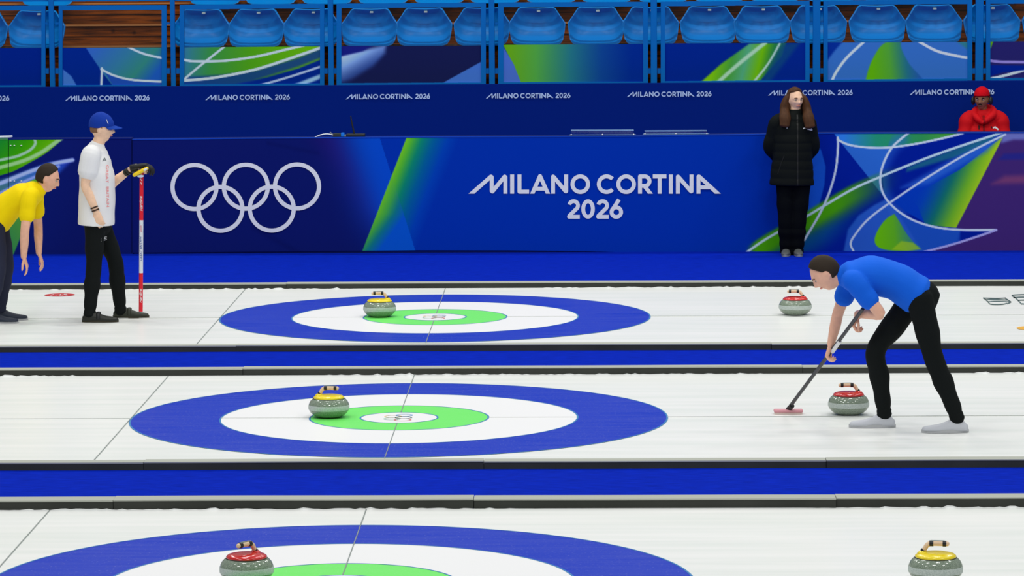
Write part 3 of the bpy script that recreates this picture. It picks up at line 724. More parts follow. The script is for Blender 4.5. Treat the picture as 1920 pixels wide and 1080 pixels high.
def make_seat_thing():
    t = empty('stadium_seat', (0, YS, 1.8))
    sh = obj('seat_shell', make_seat(W1, .435), M_SEAT, t, smooth=True, sharp=50)
    bm = nb(); box(bm, (.0, .02, .378), (.038, .090, .398), .003); tg = obj('number_tag', bm, M_TAG, t)
    bm = nb(); box(bm, (-.03, .075, -.03), (.03, .10, .10)); box(bm, (-.10, .07, -.04), (.10, .10, -.02)); obj('seat_bracket', bm, mat('dark_bracket', (.02, .022, .03), .6, .3), t)
    return t
def dup(root, loc):
    r = root.copy(); COL.objects.link(r); r.location = loc
    for ch in root.children:
        c = ch.copy(); COL.objects.link(c); c.parent = r
        for g in ch.children:
            d = g.copy(); COL.objects.link(d); d.parent = c
    return r
place = []
for i, cx in enumerate(FR):
    yb = 90.5-(cx-69)*11.0/1791
    p = at(cx, yb, Y=YS-.06); lab = None
    k_ = [c for c in FR if 0 < c < 1925]
    if cx < 0: lab = 'blue plastic seat cut by the left edge of the photo, front row'
    elif cx > 1925: lab = 'blue plastic seat cut by the right edge of the photo, front row'
    else: lab = 'blue plastic shell seat, %s from the left among the whole front-row seats' % ORD[k_.index(cx)]
    place.append((p, lab, 'front row of blue stand seats'))
n2 = 0
for i in range(20):
    cx = 92+104.6*i-209.2*0
    if 140 < cx < 345: continue
    yb = 9.5-(cx-69)*10.0/1791
    if cx > 1925: break
    p = at(cx, yb+1, Y=YS+.8); n2 += 1
    place.append((p, 'blue plastic seat of the upper row, only its underside in view, %s from the left' % (ORD+['nineteenth'])[n2-1], 'upper row of blue stand seats'))
for i, (p, lab, g) in enumerate(place):
    if i == 0: t0 = make_seat_thing(); t = t0
    else: t = dup(t0, (0, 0, 0))
    t.location = (p.x, YS if g.startswith('front') else YS+.80, p.z); t.rotation_euler.z = random.uniform(-.03, .03)
    tag(t, lab, 'seat', g)

# glazed railing frames with printed lower panels
def glass_mat():
    m = bpy.data.materials.new('clear_railing_glass'); m.use_nodes = True; nt = m.node_tree; nt.nodes.remove(nt.nodes['Principled BSDF'])
    out = nt.nodes['Material Output']; tr = nt.nodes.new('ShaderNodeBsdfTransparent'); gl = nt.nodes.new('ShaderNodeBsdfGlossy'); gl.inputs['Roughness'].default_value = .02
    tr.inputs[0].default_value = (.93, .97, 1, 1); mx = nt.nodes.new('ShaderNodeMixShader'); fr = nt.nodes.new('ShaderNodeFresnel'); fr.inputs[0].default_value = 1.3
    nt.links.new(fr.outputs[0], mx.inputs[0]); nt.links.new(tr.outputs[0], mx.inputs[1]); nt.links.new(gl.outputs[0], mx.inputs[2]); nt.links.new(mx.outputs[0], out.inputs[0])
    return m
M_GLASS = glass_mat()
FRX = [(-230, 77.5, 85), (117, 303, 312), (345, 600, 608), (640, 902, 911), (944, 1206, 1215), (1247, 1510, 1518), (1552, 1814, 1823), (1857, 2120, 2128)]
FRL = [(-238), 110, 337, 631, 934, 1239, 1544, 1849]
tb = pl([(-240, 12), (0, 11), (300, 10), (480, 8), (900, 5), (1200, 3.5), (1520, 1), (2130, -3)])       # top of the frames
bb = pl([(-240, 164), (0, 164), (300, 163), (600, 160.5), (900, 158.5), (1200, 157), (1520, 154), (1820, 151), (2130, 148)])
pt = pl([(-240, 91), (120, 90), (340, 89), (600, 87), (640, 86.5), (900, 85.5), (944, 84), (1206, 82.5), (1247, 81.5), (1510, 80.5), (1552, 80), (1814, 79), (1857, 78), (2130, 77)])
def bar(bm, x0, y0, x1, y1, Y, th):        # upright bar between photo lines, real thickness th
    a = [at(x0, y0, Y=Y), at(x1, y0, Y=Y), at(x1, y1, Y=Y), at(x0, y1, Y=Y)]
    f = [bm.verts.new(p) for p in a]; g = [bm.verts.new(p+V((0, th, 0))) for p in a]
    bm.faces.new(f); bm.faces.new(g[::-1])
    for j in range(4): bm.faces.new((f[(j+1) % 4], f[j], g[j], g[(j+1) % 4]))
BL = ['blue frame with plain dark blue printed panel at the left edge of the stand', 'narrow blue frame in front of the bare wooden steps', 'blue frame with green panel and crossing white curves', 'blue frame with near-black navy panel and a white glow at its left', 'blue frame with panel fading from green to blue', 'blue frame with dark blue panel and a diagonal green band', 'blue frame with pale blue panel and a green hump', 'blue frame with purple panel at the right edge of the stand']
for i, ((xa, xb, xs), xl) in enumerate(zip(FRX, FRL)):
    c = at((xa+xb)/2, 160, Y=YR); t = empty('glazed_railing', (c.x, YR, c.z)); tag(t, BL[i], 'railing', 'glazed railing frames of the stand')
    bm = nb()
    bar(bm, xl, tb(xl), xa, bb(xa), YR, .05); bar(bm, xb, tb(xb), xs, bb(xs), YR, .05)
    m1 = (xa+xb)/2
    N_ = 6
    for q in range(N_):
        u0, u1 = xa+(xb-xa)*q/N_, xa+(xb-xa)*(q+1)/N_; um = (u0+u1)/2
        bar(bm, u0, tb(um), u1, tb(um)+8.5, YR+.002, .045); bar(bm, u0, bb(um)-4, u1, bb(um)+1, YR+.002, .045)
    obj('frame', rel(bm, t), M_FRAME, t)
    bm = nb()
    for (ya, yb_) in ((42, 46), (128, 138)):
        d = 6.5
        bar(bm, xs, ya, xs+d, yb_, YR+.01, .03)
        bar(bm, xl-d, ya, xl, yb_, YR+.01, .03)
    obj('clamp', rel(bm, t), M_FRAME, t)
    bm = nb(); bar(bm, xa, tb(m1)+8, xb, pt(m1)+1, YR+.02, .008); obj('glass_pane', rel(bm, t), M_GLASS, t)
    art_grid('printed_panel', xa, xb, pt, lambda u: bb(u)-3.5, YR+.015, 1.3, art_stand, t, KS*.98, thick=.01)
PX = [(90, 103), (318, 329.5), (614, 626), (916, 928), (1220, 1232), (1524.5, 1538), (1830, 1843)]
PL_ = ['%s blue upright post of the stand railing from the left' % o_ for o_ in ORD]
for i, (a, b) in enumerate(PX):
    c = at((a+b)/2, bb(a)+1, Y=YR); bm = nb(); p0 = at(a, -30, Y=YR-.01); p1 = at(b, bb(a)+1.5, Y=YR-.01)
    box(bm, (p0.x, YR-.02, p1.z), (p1.x, YR+.04, p0.z), .006); bmesh.ops.translate(bm, vec=(-c.x, -YR, -c.z), verts=bm.verts[:])
    o = obj('railing_post', bm, M_FRAME, loc=(c.x, YR, c.z)); tag(o, PL_[i], 'post', 'upright posts of the stand railing')
bm = nb()
for q in range(24):
    u0 = -240+100*q; bar(bm, u0, tb(u0+50)-11.5, u0+100, tb(u0+50)-8, YR+.06, .04)
for a, b in PX:
    pass
bmesh.ops.remove_doubles(bm, verts=bm.verts[:], dist=.001)
tag(obj('handrail', bm, M_FRAME), 'blue handrail tube along the top of the stand railing', 'handrail')

# ------------------------------------------------------------------ small things on the barrier
def on_barrier(px): return at(px, btop(px), Y=YB).z+.006
zt = on_barrier(605)
bm = nb(); pts = [(589, 258.5), (594, 256), (602, 252.8), (612, 251.3), (622, 252.5), (630, 255.5), (636, 257.3)]
loft(bm, [at(x, y, Y=YB+.08) for x, y in pts], [.006]*7, seg=8); tag(obj('cable', bm, M_WHITE, smooth=True), 'white cable arching over the barrier top, left of the black box', 'cable')
t = empty('connector_box', (at(634, 257, Y=YB+.08).x, YB+.08, zt)); tag(t, 'small dark connector with blue clip on the barrier, beside the white cable', 'connector')
x = t.location.x; s = 1/186
bm = nb(); box(bm, (-.05, -.03, -.002), (.045, .03, .035), .006); obj('body', bm, mat('dark_olive_plastic', (.03, .035, .03), .6, .3), t)
bm = nb(); box(bm, (.03, -.034, 0), (.065, .03, .042), .006); obj('clip', bm, mat('blue_clip', L(0, 100, 190, KV), .5, .3), t)
bm = nb(); loft(bm, [(-.05, 0, .02), (-.08, 0, .045)], [.006, .005], seg=8); obj('stub', bm, mat('grey_stub', (.3, .32, .36), .5, .3), t)
t = empty('radio_box', (at(668, 257, Y=YB+.09).x, YB+.09, on_barrier(668))); tag(t, 'flat black radio box with a tall thin aerial on the barrier', 'radio box')
bm = nb(); box(bm, (-.1, -.05, -.002), (.09, .05, .03), .006); obj('case', bm, M_BLACK, t)
bm = nb(); loft(bm, [(-.02, .02, .02), (-.045, .02, .14), (-.055, .02, .205)], [.010, .008, .006], seg=8); obj('aerial', bm, M_BLACK, t, smooth=True)
bm = nb(); box(bm, (-.145, -.03, -.001), (-.1, .03, .02), .004); obj('plug', bm, mat('grey_plug', (.3, .33, .3), .5, .3), t)
M_CLEAR = glass_mat(); M_CLEAR.name = 'clear_acrylic'
for a, b, y, lab in ((1071, 1188, 244.2, 'clear shallow tray on the barrier, the left of the pair'), (1209, 1325, 245.4, 'clear shallow tray on the barrier, the right of the pair')):
    c = (a+b)/2; t = empty('acrylic_tray', (at(c, y, Y=YB+.1).x, YB+.1, on_barrier(c))); tag(t, lab, 'tray', 'clear trays on the barrier')
    h = (at(b, y, Y=YB+.1).x-at(a, y, Y=YB+.1).x)/2; zh = at(c, y, Y=YB+.1).z-t.location.z
    bm = nb(); box(bm, (-h, -.06, 0), (h, .06, .004)); box(bm, (-h, -.06, 0), (h, -.056, zh)); box(bm, (-h, .056, 0), (h, .06, zh)); box(bm, (-h, -.06, 0), (-h+.004, .06, zh)); box(bm, (h-.004, -.06, 0), (h, .06, zh))
    obj('tray_body', bm, M_CLEAR, t)
    bm = nb()
    for yy in (-.058, .058): loft(bm, [(-h, yy, zh), (h, yy, zh)], [.0035, .0035], seg=6)
    loft(bm, [(-h-.02, -.062, .01), (h+.02, -.062, .01)], [.004, .004], seg=6)
    obj('rim', bm, mat('frosted_rim', L(96, 130, 170, KV), .3, .5), t, smooth=True)
    for xx in (-h, h, 0):
        bm = nb(); ball(bm, (xx, -.066, .012), .008, 8, 6); obj('corner_foot', bm, mat('white_foot', (.75, .8, .85), .3, .4), t)

# ------------------------------------------------------------------ curling stones
def granite(name, c1, c2, rough):
    m = bpy.data.materials.new(name); m.use_nodes = True; nt = m.node_tree; b = nt.nodes['Principled BSDF']
    tc = nt.nodes.new('ShaderNodeTexCoord'); n = nt.nodes.new('ShaderNodeTexNoise'); n.inputs['Scale'].default_value = 240; n.inputs['Detail'].default_value = 3
    nt.links.new(tc.outputs['Object'], n.inputs[0]); r = nt.nodes.new('ShaderNodeValToRGB')
    r.color_ramp.elements[0].position = .38; r.color_ramp.elements[0].color = (*c1, 1); r.color_ramp.elements[1].position = .62; r.color_ramp.elements[1].color = (*c2, 1)
    nt.links.new(n.outputs['Fac'], r.inputs[0]); nt.links.new(r.outputs[0], b.inputs['Base Color']); b.inputs['Roughness'].default_value = rough; b.inputs['Specular IOR Level'].default_value = .6
    return m
M_GRAN = granite('polished_green_granite', L(104, 120, 102), L(150, 162, 146), .07)
M_BAND = granite('frosted_striking_band', L(160, 174, 168), L(196, 204, 198), .6)
def stone(px, py, ang, colour, label, sheet):
    p = at(px, py, z=ICEZ); t = empty('curling_stone', (p.x, p.y, ICEZ), ang); tag(t, label, 'curling stone', 'curling stones on the ice')
    R = .139
    bm = nb(); lathe(bm, [(0, .001), (.065, .001), (.075, .004), (.105, .016), (.126, .034), (.1355, .050), (.139, .062), (.139, .084), (.1355, .098), (.127, .114), (.114, .127), (.100, .134), (.09, .136), (0, .136)], 64)
    obj('granite_body', bm, M_GRAN, t, smooth=True, sharp=60)
    bm = nb(); lathe(bm, [(.1385, .056), (.1402, .061), (.1406, .072), (.1402, .084), (.1382, .089)], 64); obj('striking_band', bm, M_BAND, t, smooth=True)
    mc = {'yellow': M_YEL, 'red': M_RED}[colour]
    bm = nb(); lathe(bm, [(0, .130), (.103, .130), (.106, .136), (.105, .141), (.095, .149), (.07, .155), (.03, .158), (0, .158)], 64); dsc = obj('cover_disc', bm, mc, t, smooth=True, sharp=50)
    bm = nb(); lathe(bm, [(.104, .1275), (.1085, .131), (.104, .134)], 64); obj('gasket', bm, mat('dark_gasket', (.03, .03, .02), .6, .3), t, smooth=True)
    # gooseneck stands at +x and the grip runs to -x
    bm = nb(); lathe(bm, [(0, .145), (.032, .147), (.025, .156), (.017, .163), (0, .163)], 20); bmesh.ops.translate(bm, vec=(.066, 0, 0), verts=bm.verts[:]); obj('handle_base', bm, mc, dsc, smooth=True)
    bm = nb(); loft(bm, [(.064, 0, .158), (.054, 0, .176), (.046, 0, .190), (.032, 0, .200), (.01, 0, .203), (-.03, 0, .203), (-.062, 0, .201)], [.0125, .0125, .013, .0135, .0135, .0135, .012], seg=14, res=4)
    hd = obj('handle', bm, M_CREAM, t, smooth=True)
    for a, b in ((.032, .012), (-.036, -.054)):
        bm = nb(); cyl(bm, (a, 0, .2025), (b, 0, .2025), .0155, 18); obj('grip_band', bm, M_BLACK, hd, smooth=True, sharp=40)
    bm = nb(); box(bm, (-.045, -.006, .214), (.024, .006, .2185), .001); obj('grip_strip', bm, mat('grey_grip', (.16, .2, .18), .4, .4), hd)
    bm = nb(); cyl(bm, (.066, 0, .159), (.0595, 0, .168), .0145, 16); obj('neck_collar', bm, M_BLACK, hd, smooth=True, sharp=40)
    bm = nb(); lathe(bm, [(.0, .1515), (.006, .1515), (.006, .158), (0, .159)], 12)
    q = Matrix.Rotation(-ang-PI/2, 4, 'Z') @ V((.055, 0, 0)); bmesh.ops.translate(bm, vec=(q.x, q.y, -.002), verts=bm.verts[:]); obj('bolt', bm, mat('steel_bolt', (.4, .35, .3), .3, .5, metal=.6), dsc, smooth=True)
    return t
stone(712, 594, .15, 'yellow', 'yellow-handled curling stone on the far sheet, beside the green ring', 0)
stone(617, 782.5, PI-.1, 'yellow', 'yellow-handled curling stone on the middle sheet, at the green ring', 1)
stone(1491, 590.5, -.05, 'red', 'red-handled curling stone on the far sheet, right of the rings', 0)
stone(1591, 777, .02, 'red', 'red-handled curling stone on the middle sheet, right of the rings', 1)
stone(463, 1093, .9, 'red', 'red-handled curling stone on the nearest sheet, bottom left in the rings', 2)
stone(1754, 1092, PI-.15, 'yellow', 'yellow-handled curling stone on the nearest sheet, bottom right', 2)

# ------------------------------------------------------------------ marks in the ice
def ice3(off=.003): return lambda x, y: (lambda p: V((p.x, p.y, ICEZ+off)))(at(x, y, z=ICEZ))
p = at(112, 553.3, z=ICEZ); t = empty('red_ice_mark', (p.x, p.y, ICEZ)); tag(t, 'round red mark with white writing painted in the ice behind the player', 'ice mark')
t.location.y = min(p.y, 33.2)
obj('disc', annulus(0, .137, .0025, 48), mat('red_ice_paint', L(206, 60, 58), .35, .2), t)
bm = nb(); w2 = lambda x, y: V((x, y, .0035))
ribbon(bm, [(-.075, -.05), (-.06, .04), (-.03, -.03), (0, .05), (.01, -.05)], .022, w2); ribbon(bm, [(.03, .055), (.06, .06)], .03, w2); ribbon(bm, [(.03, -.045), (.03, .01), (.075, -.045)], .02, w2)
obj('white_marks', bm, M_WHITEP, t)
bm = nb(); f3 = ice3()
for s_ in ([(1843, 559.3), (1852, 559.6), (1870, 560), (1886, 559.2)], [(1848, 562.5), (1862, 562), (1880, 562.6), (1890, 563)], [(1852, 566.5), (1866, 565.4), (1884, 566), (1896, 566.8)], [(1856, 570.6), (1866, 571.5), (1880, 571), (1888, 569)], [(1844, 559.3), (1850, 564), (1856, 570.5)], [(1884, 559.2), (1890, 563), (1895, 567), (1888, 570)]):
    ribbon(bm, cr(s_, 5), 1.7, f3)
tag(obj('ice_lettering', bm, mat('dark_ice_paint', L(92, 112, 112), .4, .2)), 'dark grey painted character in the far ice, whole, near the right edge', 'ice lettering', 'painted characters in the far ice')
bm = nb()
for s_ in ([(1897, 554.5), (1905, 553.2), (1925, 552.6), (1940, 553)], [(1900, 558.5), (1915, 557.6), (1940, 557.8)], [(1908, 563.5), (1925, 563), (1945, 564)], [(1916, 570), (1930, 571), (1948, 570)], [(1897, 554.5), (1905, 560), (1912, 567), (1916, 571)]):
    ribbon(bm, cr(s_, 5), 1.9, f3)
tag(obj('ice_lettering', bm, _mats['dark_ice_paint']), 'dark grey painted character cut by the right edge of the photo, far ice sheet', 'ice lettering', 'painted characters in the far ice')
bm = nb(); bm.faces.new([bm.verts.new(f3(1925+19*math.cos(a*PI/12), 615.5+3.4*math.sin(a*PI/12))) for a in range(24)])
tag(obj('orange_ice_mark', bm, mat('orange_ice_paint', L(238, 180, 70), .4, .2)), 'orange round mark in the ice at the right edge of the photo', 'ice mark')

# ------------------------------------------------------------------ people
def remesh(name, bm, m, parent=None, vox=.007, it=3, fac=.5, post=None):
    me = bpy.data.meshes.new('tmp'); bm.to_mesh(me); bm.free()
    o = bpy.data.objects.new('tmp', me); COL.objects.link(o)
    r = o.modifiers.new('r', 'REMESH'); r.mode = 'VOXEL'; r.voxel_size = vox; r.use_smooth_shade = True
    if it:
        s = o.modifiers.new('s', 'SMOOTH'); s.factor = fac; s.iterations = it
    dg = bpy.context.evaluated_depsgraph_get(); dg.update()
    me2 = bpy.data.meshes.new_from_object(o.evaluated_get(dg)); bpy.data.objects.remove(o); bpy.data.meshes.remove(me)
    if post: post(me2)
    me2.name = name; me2.materials.clear(); me2.materials.append(m)
    me2.polygons.foreach_set('use_smooth', [True]*len(me2.polygons))
    q = bpy.data.objects.new(name, me2); link(q)
    if parent is not None: q.parent = parent
    return q
def head_mesh(bm, c, fwd, up, s=1.0, male=True):
    """egg-shaped head with brow, sockets, nose, lips, chin, ears. c = centre of the skull"""
    fwd = fwd.normalized(); up = (up-fwd*up.dot(fwd)).normalized(); rt = fwd.cross(up)
    q = bmesh.ops.create_uvsphere(bm, u_segments=64, v_segments=48, radius=1)
    for v in q['verts']:
        x, y, z = v.co                      # x right, y forward, z up
        hx = .076; hy = .096; hz = .118
        X, Y, Z = x*hx, y*hy, z*hz
        if z < 0:
            k = 1-.36*(-z)**1.5; X *= k
            if y > 0: Y *= 1-.10*(-z)**2
            else: Y *= 1-.42*(-z)**1.2
        if y > 0:
            Y = Y*(1-.10*abs(z)) ; X *= 1-.06*y
            g = lambda cx, cz, sx, sz: math.exp(-((abs(X)-cx)/sx)**2-((Z-cz)/sz)**2)
            Y += .008*g(.025, .026, .03, .012)              # brow
            Y -= .012*g(.031, .006, .016, .012)              # sockets
            Y += .006*g(.040, -.018, .018, .016)             # cheekbones
            n = math.exp(-(X/.0115)**2)
            if -.040 < Z < .02:
                t = (.02-Z)/.05
                Y += n*(.028*min(1, max(0, t))**1.2 if Z > -.03 else .028*max(0, (Z+.040)/.010))
            Y += .004*math.exp(-(X/.024)**2-((Z+.052)/.006)**2)+.004*math.exp(-(X/.022)**2-((Z+.064)/.006)**2)
            Y -= .005*math.exp(-(X/.024)**2-((Z+.058)/.003)**2)
            Y += .010*math.exp(-(X/.024)**2-((Z+.098)/.016)**2)
        v.co = c+(rt*X+fwd*Y+up*Z)*s
    for sx in (-1, 1):
        e = Matrix((rt, fwd, up)).transposed()
        ball(bm, c+(rt*sx*.076+fwd*-.006+up*-.008)*s, (.010*s, .019*s, .031*s), 12, 8, rot=e)
def face_bits(parent, c, fwd, up, s, brow, skin, lip, iris=(.05, .04, .03)):
    fwd = fwd.normalized(); up = (up-fwd*up.dot(fwd)).normalized(); rt = fwd.cross(up); E_ = Matrix((rt, fwd, up)).transposed()
    P = lambda x, y, z: c+(rt*x+fwd*y+up*z)*s
    for sx in (-1, 1):
        bm = nb(); ball(bm, P(sx*.030, .0765, .006), (.0125*s, .008*s, .0062*s), 12, 8, rot=E_); w_ = obj('eye', bm, mat('eye_white', (.55, .53, .5), .3, .4), parent, smooth=True)
        bm = nb(); ball(bm, P(sx*.030, .082, .006), (.0055*s, .004*s, .0056*s), 10, 6, rot=E_); obj('iris', bm, mat('dark_iris', iris, .2, .5), w_, smooth=True)
        bm = nb(); loft(bm, [P(sx*.014, .091, .022), P(sx*.030, .0905, .027), P(sx*.047, .079, .022)], [(.0025*s, .004*s)]*3, ref=fwd, seg=8); obj('eyebrow', bm, brow, parent, smooth=True)
    bm = nb(); loft(bm, [P(-.022, .079, -.058), P(-.008, .0885, -.056), P(.008, .0885, -.056), P(.022, .079, -.058)], [(.002*s, .003*s), (.004*s, .0052*s), (.004*s, .0052*s), (.002*s, .003*s)], ref=fwd, seg=8)
    obj('mouth', bm, lip, parent, smooth=True)
def hand(bm, wr, d, nrm, side, curl=.35, s=1.0, grip=None):
    """wr wrist, d finger direction, nrm back-of-hand normal, side = +1 thumb on nrm x d side"""
    d = d.normalized(); nrm = (nrm-d*nrm.dot(d)).normalized(); lt = nrm.cross(d)*side   # towards thumb
    pw = .036*s
    loft(bm, [wr-d*.01, wr+d*.035*s, wr+d*.085*s], [(.026*s, .018*s), (.037*s, .015*s), (.040*s, .012*s)], ref=lt, seg=14, res=3)
    for k, (o, ln, r) in enumerate(((.030, .078, .0092), (.010, .086, .0094), (-.010, .080, .0090), (-.029, .064, .0080))):
        p = wr+d*(.078*s)+lt*o*s; dd = d.copy(); pts = [p]; cu = curl*(1+.15*k)
        for j in range(3):
            q = Quaternion(lt, -cu*side if False else cu*(1 if (lt.cross(d)).dot(nrm) < 0 else -1)); dd = q @ dd
            p = p+dd*ln*s*(.42, .32, .26)[j]; pts.append(p)
        loft(bm, pts, [r*s, r*s*.98, r*s*.9, r*s*.72], ref=lt, seg=10, res=3)
    a = wr+d*.02*s+lt*.024*s; b = a+(d*.55+lt*.62-nrm*.35).normalized()*.042*s; c = b+(d*.85+lt*.15-nrm*.4).normalized()*.034*s; e = c+(d*.9-lt*.05-nrm*.45).normalized()*.026*s
    loft(bm, [a, b, c, e], [.014*s, .012*s, .0105*s, .008*s], ref=nrm, seg=10, res=3)
def shoe(parent, ankle, toe, gz, m_up, m_sole, s=1.0, strap=None):
    """ankle: point above heel; toe: direction on the floor; gz floor height"""
    t = V((toe.x, toe.y, 0)).normalized(); l = V((-t.y, t.x, 0)); o = V((ankle.x, ankle.y, gz))-t*.065*s
    prof = [(-.005, .024, .05), (.02, .036, .075), (.07, .040, .098), (.11, .042, .092), (.15, .046, .072), (.20, .050, .055), (.25, .046, .048), (.285, .034, .042), (.300, .018, .034)]
    bm = nb(); rings = []
    for x, hw, h in prof:
        r = []
        for j in range(16):
            a = 2*PI*j/16; y = math.cos(a)*hw*s; z = math.sin(a); z = .018+(h*s-.018)*(z if z > 0 else 0)**.8 if z > 0 else .018+z*.006
            r.append(bm.verts.new(o+t*x*s+l*y+V((0, 0, z))))
        rings.append(r)
    for A, B in zip(rings, rings[1:]):
        for j in range(16): bm.faces.new((A[j], A[(j+1) % 16], B[(j+1) % 16], B[j]))
    bm.faces.new(rings[0][::-1]); bm.faces.new(rings[-1])
    sh = obj('shoe', bm, m_up, parent, smooth=True)
    bm = nb(); n = 28; P = []
    for j in range(n):
        a = 2*PI*j/n; x = .1475+math.cos(a)*.160; hw = .043+.008*math.cos(a-.3)
        P.append(o+t*x*s+l*math.sin(a)*hw*1.05*s)
    A = [bm.verts.new(p+V((0, 0, .001))) for p in P]; B = [bm.verts.new(p+V((0, 0, .022))) for p in P]
    for j in range(n): bm.faces.new((A[j], A[(j+1) % n], B[(j+1) % n], B[j]))
    bm.faces.new(A[::-1]); bm.faces.new(B); obj('sole', bm, m_sole, sh)
    if strap:
        bm = nb(); c = o+t*.135*s
        loft(bm, [c+l*.046*s+V((0, 0, .03)), c+l*.034*s+V((0, 0, .072)), c+V((0, 0, .086)), c-l*.034*s+V((0, 0, .072)), c-l*.046*s+V((0, 0, .03))], [(.016, .005)]*5, ref=t, seg=8); obj('strap', bm, strap, sh, smooth=True)
    return sh
def skin(name, c): return mat(name, c, .5, .3, noise=((1, 1, 1), .93, 1.05), bscale=30)
M_SOLE = mat('dark_rubber_sole', (.05, .045, .03), .8, .2)
def figure(label, J, M, hs=1.0, extra=None, vox=.0065):
    """J: dict of joints in world metres. Body = one remeshed surface; returns body object"""
    lat = J['lat'].normalized()
    bm = nb()
    up = (J['neck']-J['pelvis']).normalized(); fw = J['fwd'].normalized()
    mid = J.get('mid', (J['pelvis']+J['chest'])/2)
    tor = [J['pelvis']-(J['spine0'] if 'spine0' in J else up)*.07, J['pelvis'], mid, J['chest'], J['neck']-(J['neck']-J['chest']).normalized()*.05, J['neck']]
    R = [(.10, .09), (.150, .105), (.130, .095), (.160, .108), (.125, .075), (.055, .055)]
    loft(bm, tor, R, ref=lat, seg=24, res=5)
    loft(bm, [J['neck']-up*.04, J['neck'], J['head']-J['hup'].normalized()*.055*hs], [.058, .054, .052], ref=lat, seg=16)
    head_mesh(bm, J['head'], J['face'], J['hup'], hs)
    for s in 'LR':
        loft(bm, [J['sh'+s], (J['sh'+s]+J['el'+s])/2, J['el'+s], J['el'+s]*.62+J['wr'+s]*.38, J['wr'+s]], [.052, .044, .038, .038, .026], ref=lat, seg=14)
        hk = J['hand'+s]; hand(bm, J['wr'+s], hk[0], hk[1], hk[2], hk[3])
        loft(bm, [J['hip'+s], J['hip'+s]*.5+J['kn'+s]*.5, J['kn'+s], J['kn'+s]*.65+J['an'+s]*.35, J['an'+s]], [.078, .068, .052, .052, .036], ref=lat, seg=16)
    body = remesh('person', bm, M['skin'], vox=vox, it=2); tag(body, label, 'person')
    # trousers
    if 'trouser' in M:
        k = M.get('tk', 1.0); bm = nb()
        loft(bm, [tor[0], tor[1], tor[1]*.45+tor[2]*.55], [(.13*k, .115*k), (.168*k, .122*k), (.150*k, .112*k)], ref=lat, seg=24, res=5)
        for s in 'LR':
            w1 = M.get('leg', (.092, .078, .066, .064, .05, .045))
            a = J['an'+s]; kn = J['kn'+s]
            def fold(t): return 1+.055*math.sin(t*34)*(1 if t > .5 else .35)+(.085*math.sin(t*85) if t > .84 else 0)
            loft(bm, [J['hip'+s]+(J['hip'+s]-kn).normalized()*.02, J['hip'+s]*.5+kn*.5, kn, kn*.6+a*.4, kn*.18+a*.82, a-(kn-a).normalized()*-.0+V((0, 0, -.015))], list(w1), ref=lat, seg=18, res=8, mod=fold)
        remesh('trousers', bm, M['trouser'], body, .008, 2)
    return body
def jacket(J, body, mtl, k=1.1, sleeve=1.0, hem=None, name='jacket', ridges=0, slv=(.070, .062, .056, .05, .040), bell=1.0):
    lat = J['lat'].normalized(); bm = nb(); up = (J['neck']-J['pelvis']).normalized(); mid = J.get('mid', (J['pelvis']+J['chest'])/2)
    pts = [hem if hem is not None else J['pelvis'], J['pelvis']*.6+mid*.4, mid, J['chest'], J['neck']-(J['neck']-J['chest']).normalized()*.06, J['neck']+(J['neck']-J['chest']).normalized()*.005]
    R = [(.165*k*bell, .125*k*bell), (.160*k, .122*k), (.152*k, .118*k), (.172*k, .125*k), (.150*k, .092*k), (.068, .066)]
    mod = (lambda t: 1+.022*abs(math.sin(t*ridges*PI))-.01) if ridges else (lambda t: 1+.008*math.sin(t*23))
    loft(bm, pts, R, ref=lat, seg=32, res=12 if ridges else 6, mod=mod)
    for s in 'LR':
        a, e, w_ = J['sh'+s], J['el'+s], J['wr'+s]
        inn = a+(J['neck']-a)*.35
        if sleeve >= 1: P = [inn, a, a*.5+e*.5, e, e*.5+w_*.5, w_]; Rr = [slv[0]*.95]+list(slv[:1])+list(slv[1:])
        else: P = [inn, a, a*.5+e*.5, a*(1-sleeve)+e*sleeve]; Rr = [slv[0]*.95, slv[0], slv[1], slv[2]]
        loft(bm, P, Rr, ref=lat, seg=18, res=8, mod=(lambda t: 1+.03*abs(math.sin(t*8*PI))) if ridges else (lambda t: 1+.02*math.sin(t*31)))
    return remesh(name, bm, mtl, body, .0075, 2)
def textmesh(body, text, size, mtl, parent, fn, name='lettering', label=None, shear=0):
    cu = bpy.data.curves.new('t', 'FONT'); cu.body = text; cu.size = size; cu.align_x = 'CENTER'; cu.align_y = 'CENTER'; cu.shear = shear; cu.resolution_u = 3; cu.offset = size*.012
    o = bpy.data.objects.new('t', cu); COL.objects.link(o); dg = bpy.context.evaluated_depsgraph_get(); dg.update()
    me = bpy.data.meshes.new_from_object(o.evaluated_get(dg)); bpy.data.objects.remove(o)
    bm = nb(); bm.from_mesh(me); bpy.data.meshes.remove(me)
    bmesh.ops.subdivide_edges(bm, edges=[e for e in bm.edges if e.calc_length() > size*.4], cuts=2)
    for v in bm.verts: v.co = fn(v.co.x, v.co.y)
    q = obj(name, bm, mtl, parent)
    if label: q['label'] = label
    return q
def snap_to(body, y_from, names=None):
    """first hit on a mesh going +y from (x,z): used to lay prints on clothing"""
    from mathutils.bvhtree import BVHTree
    me = body.data; bv = BVHTree.FromPolygons([v.co for v in me.vertices], [tuple(p.vertices) for p in me.polygons])
    def f(x, z, off=.004):
        h = bv.ray_cast(V((x, y_from, z)), V((0, 1, 0)))
        return (h[0]-V((0, off, 0))) if h[0] is not None else V((x, y_from+1.5, z))
    return f

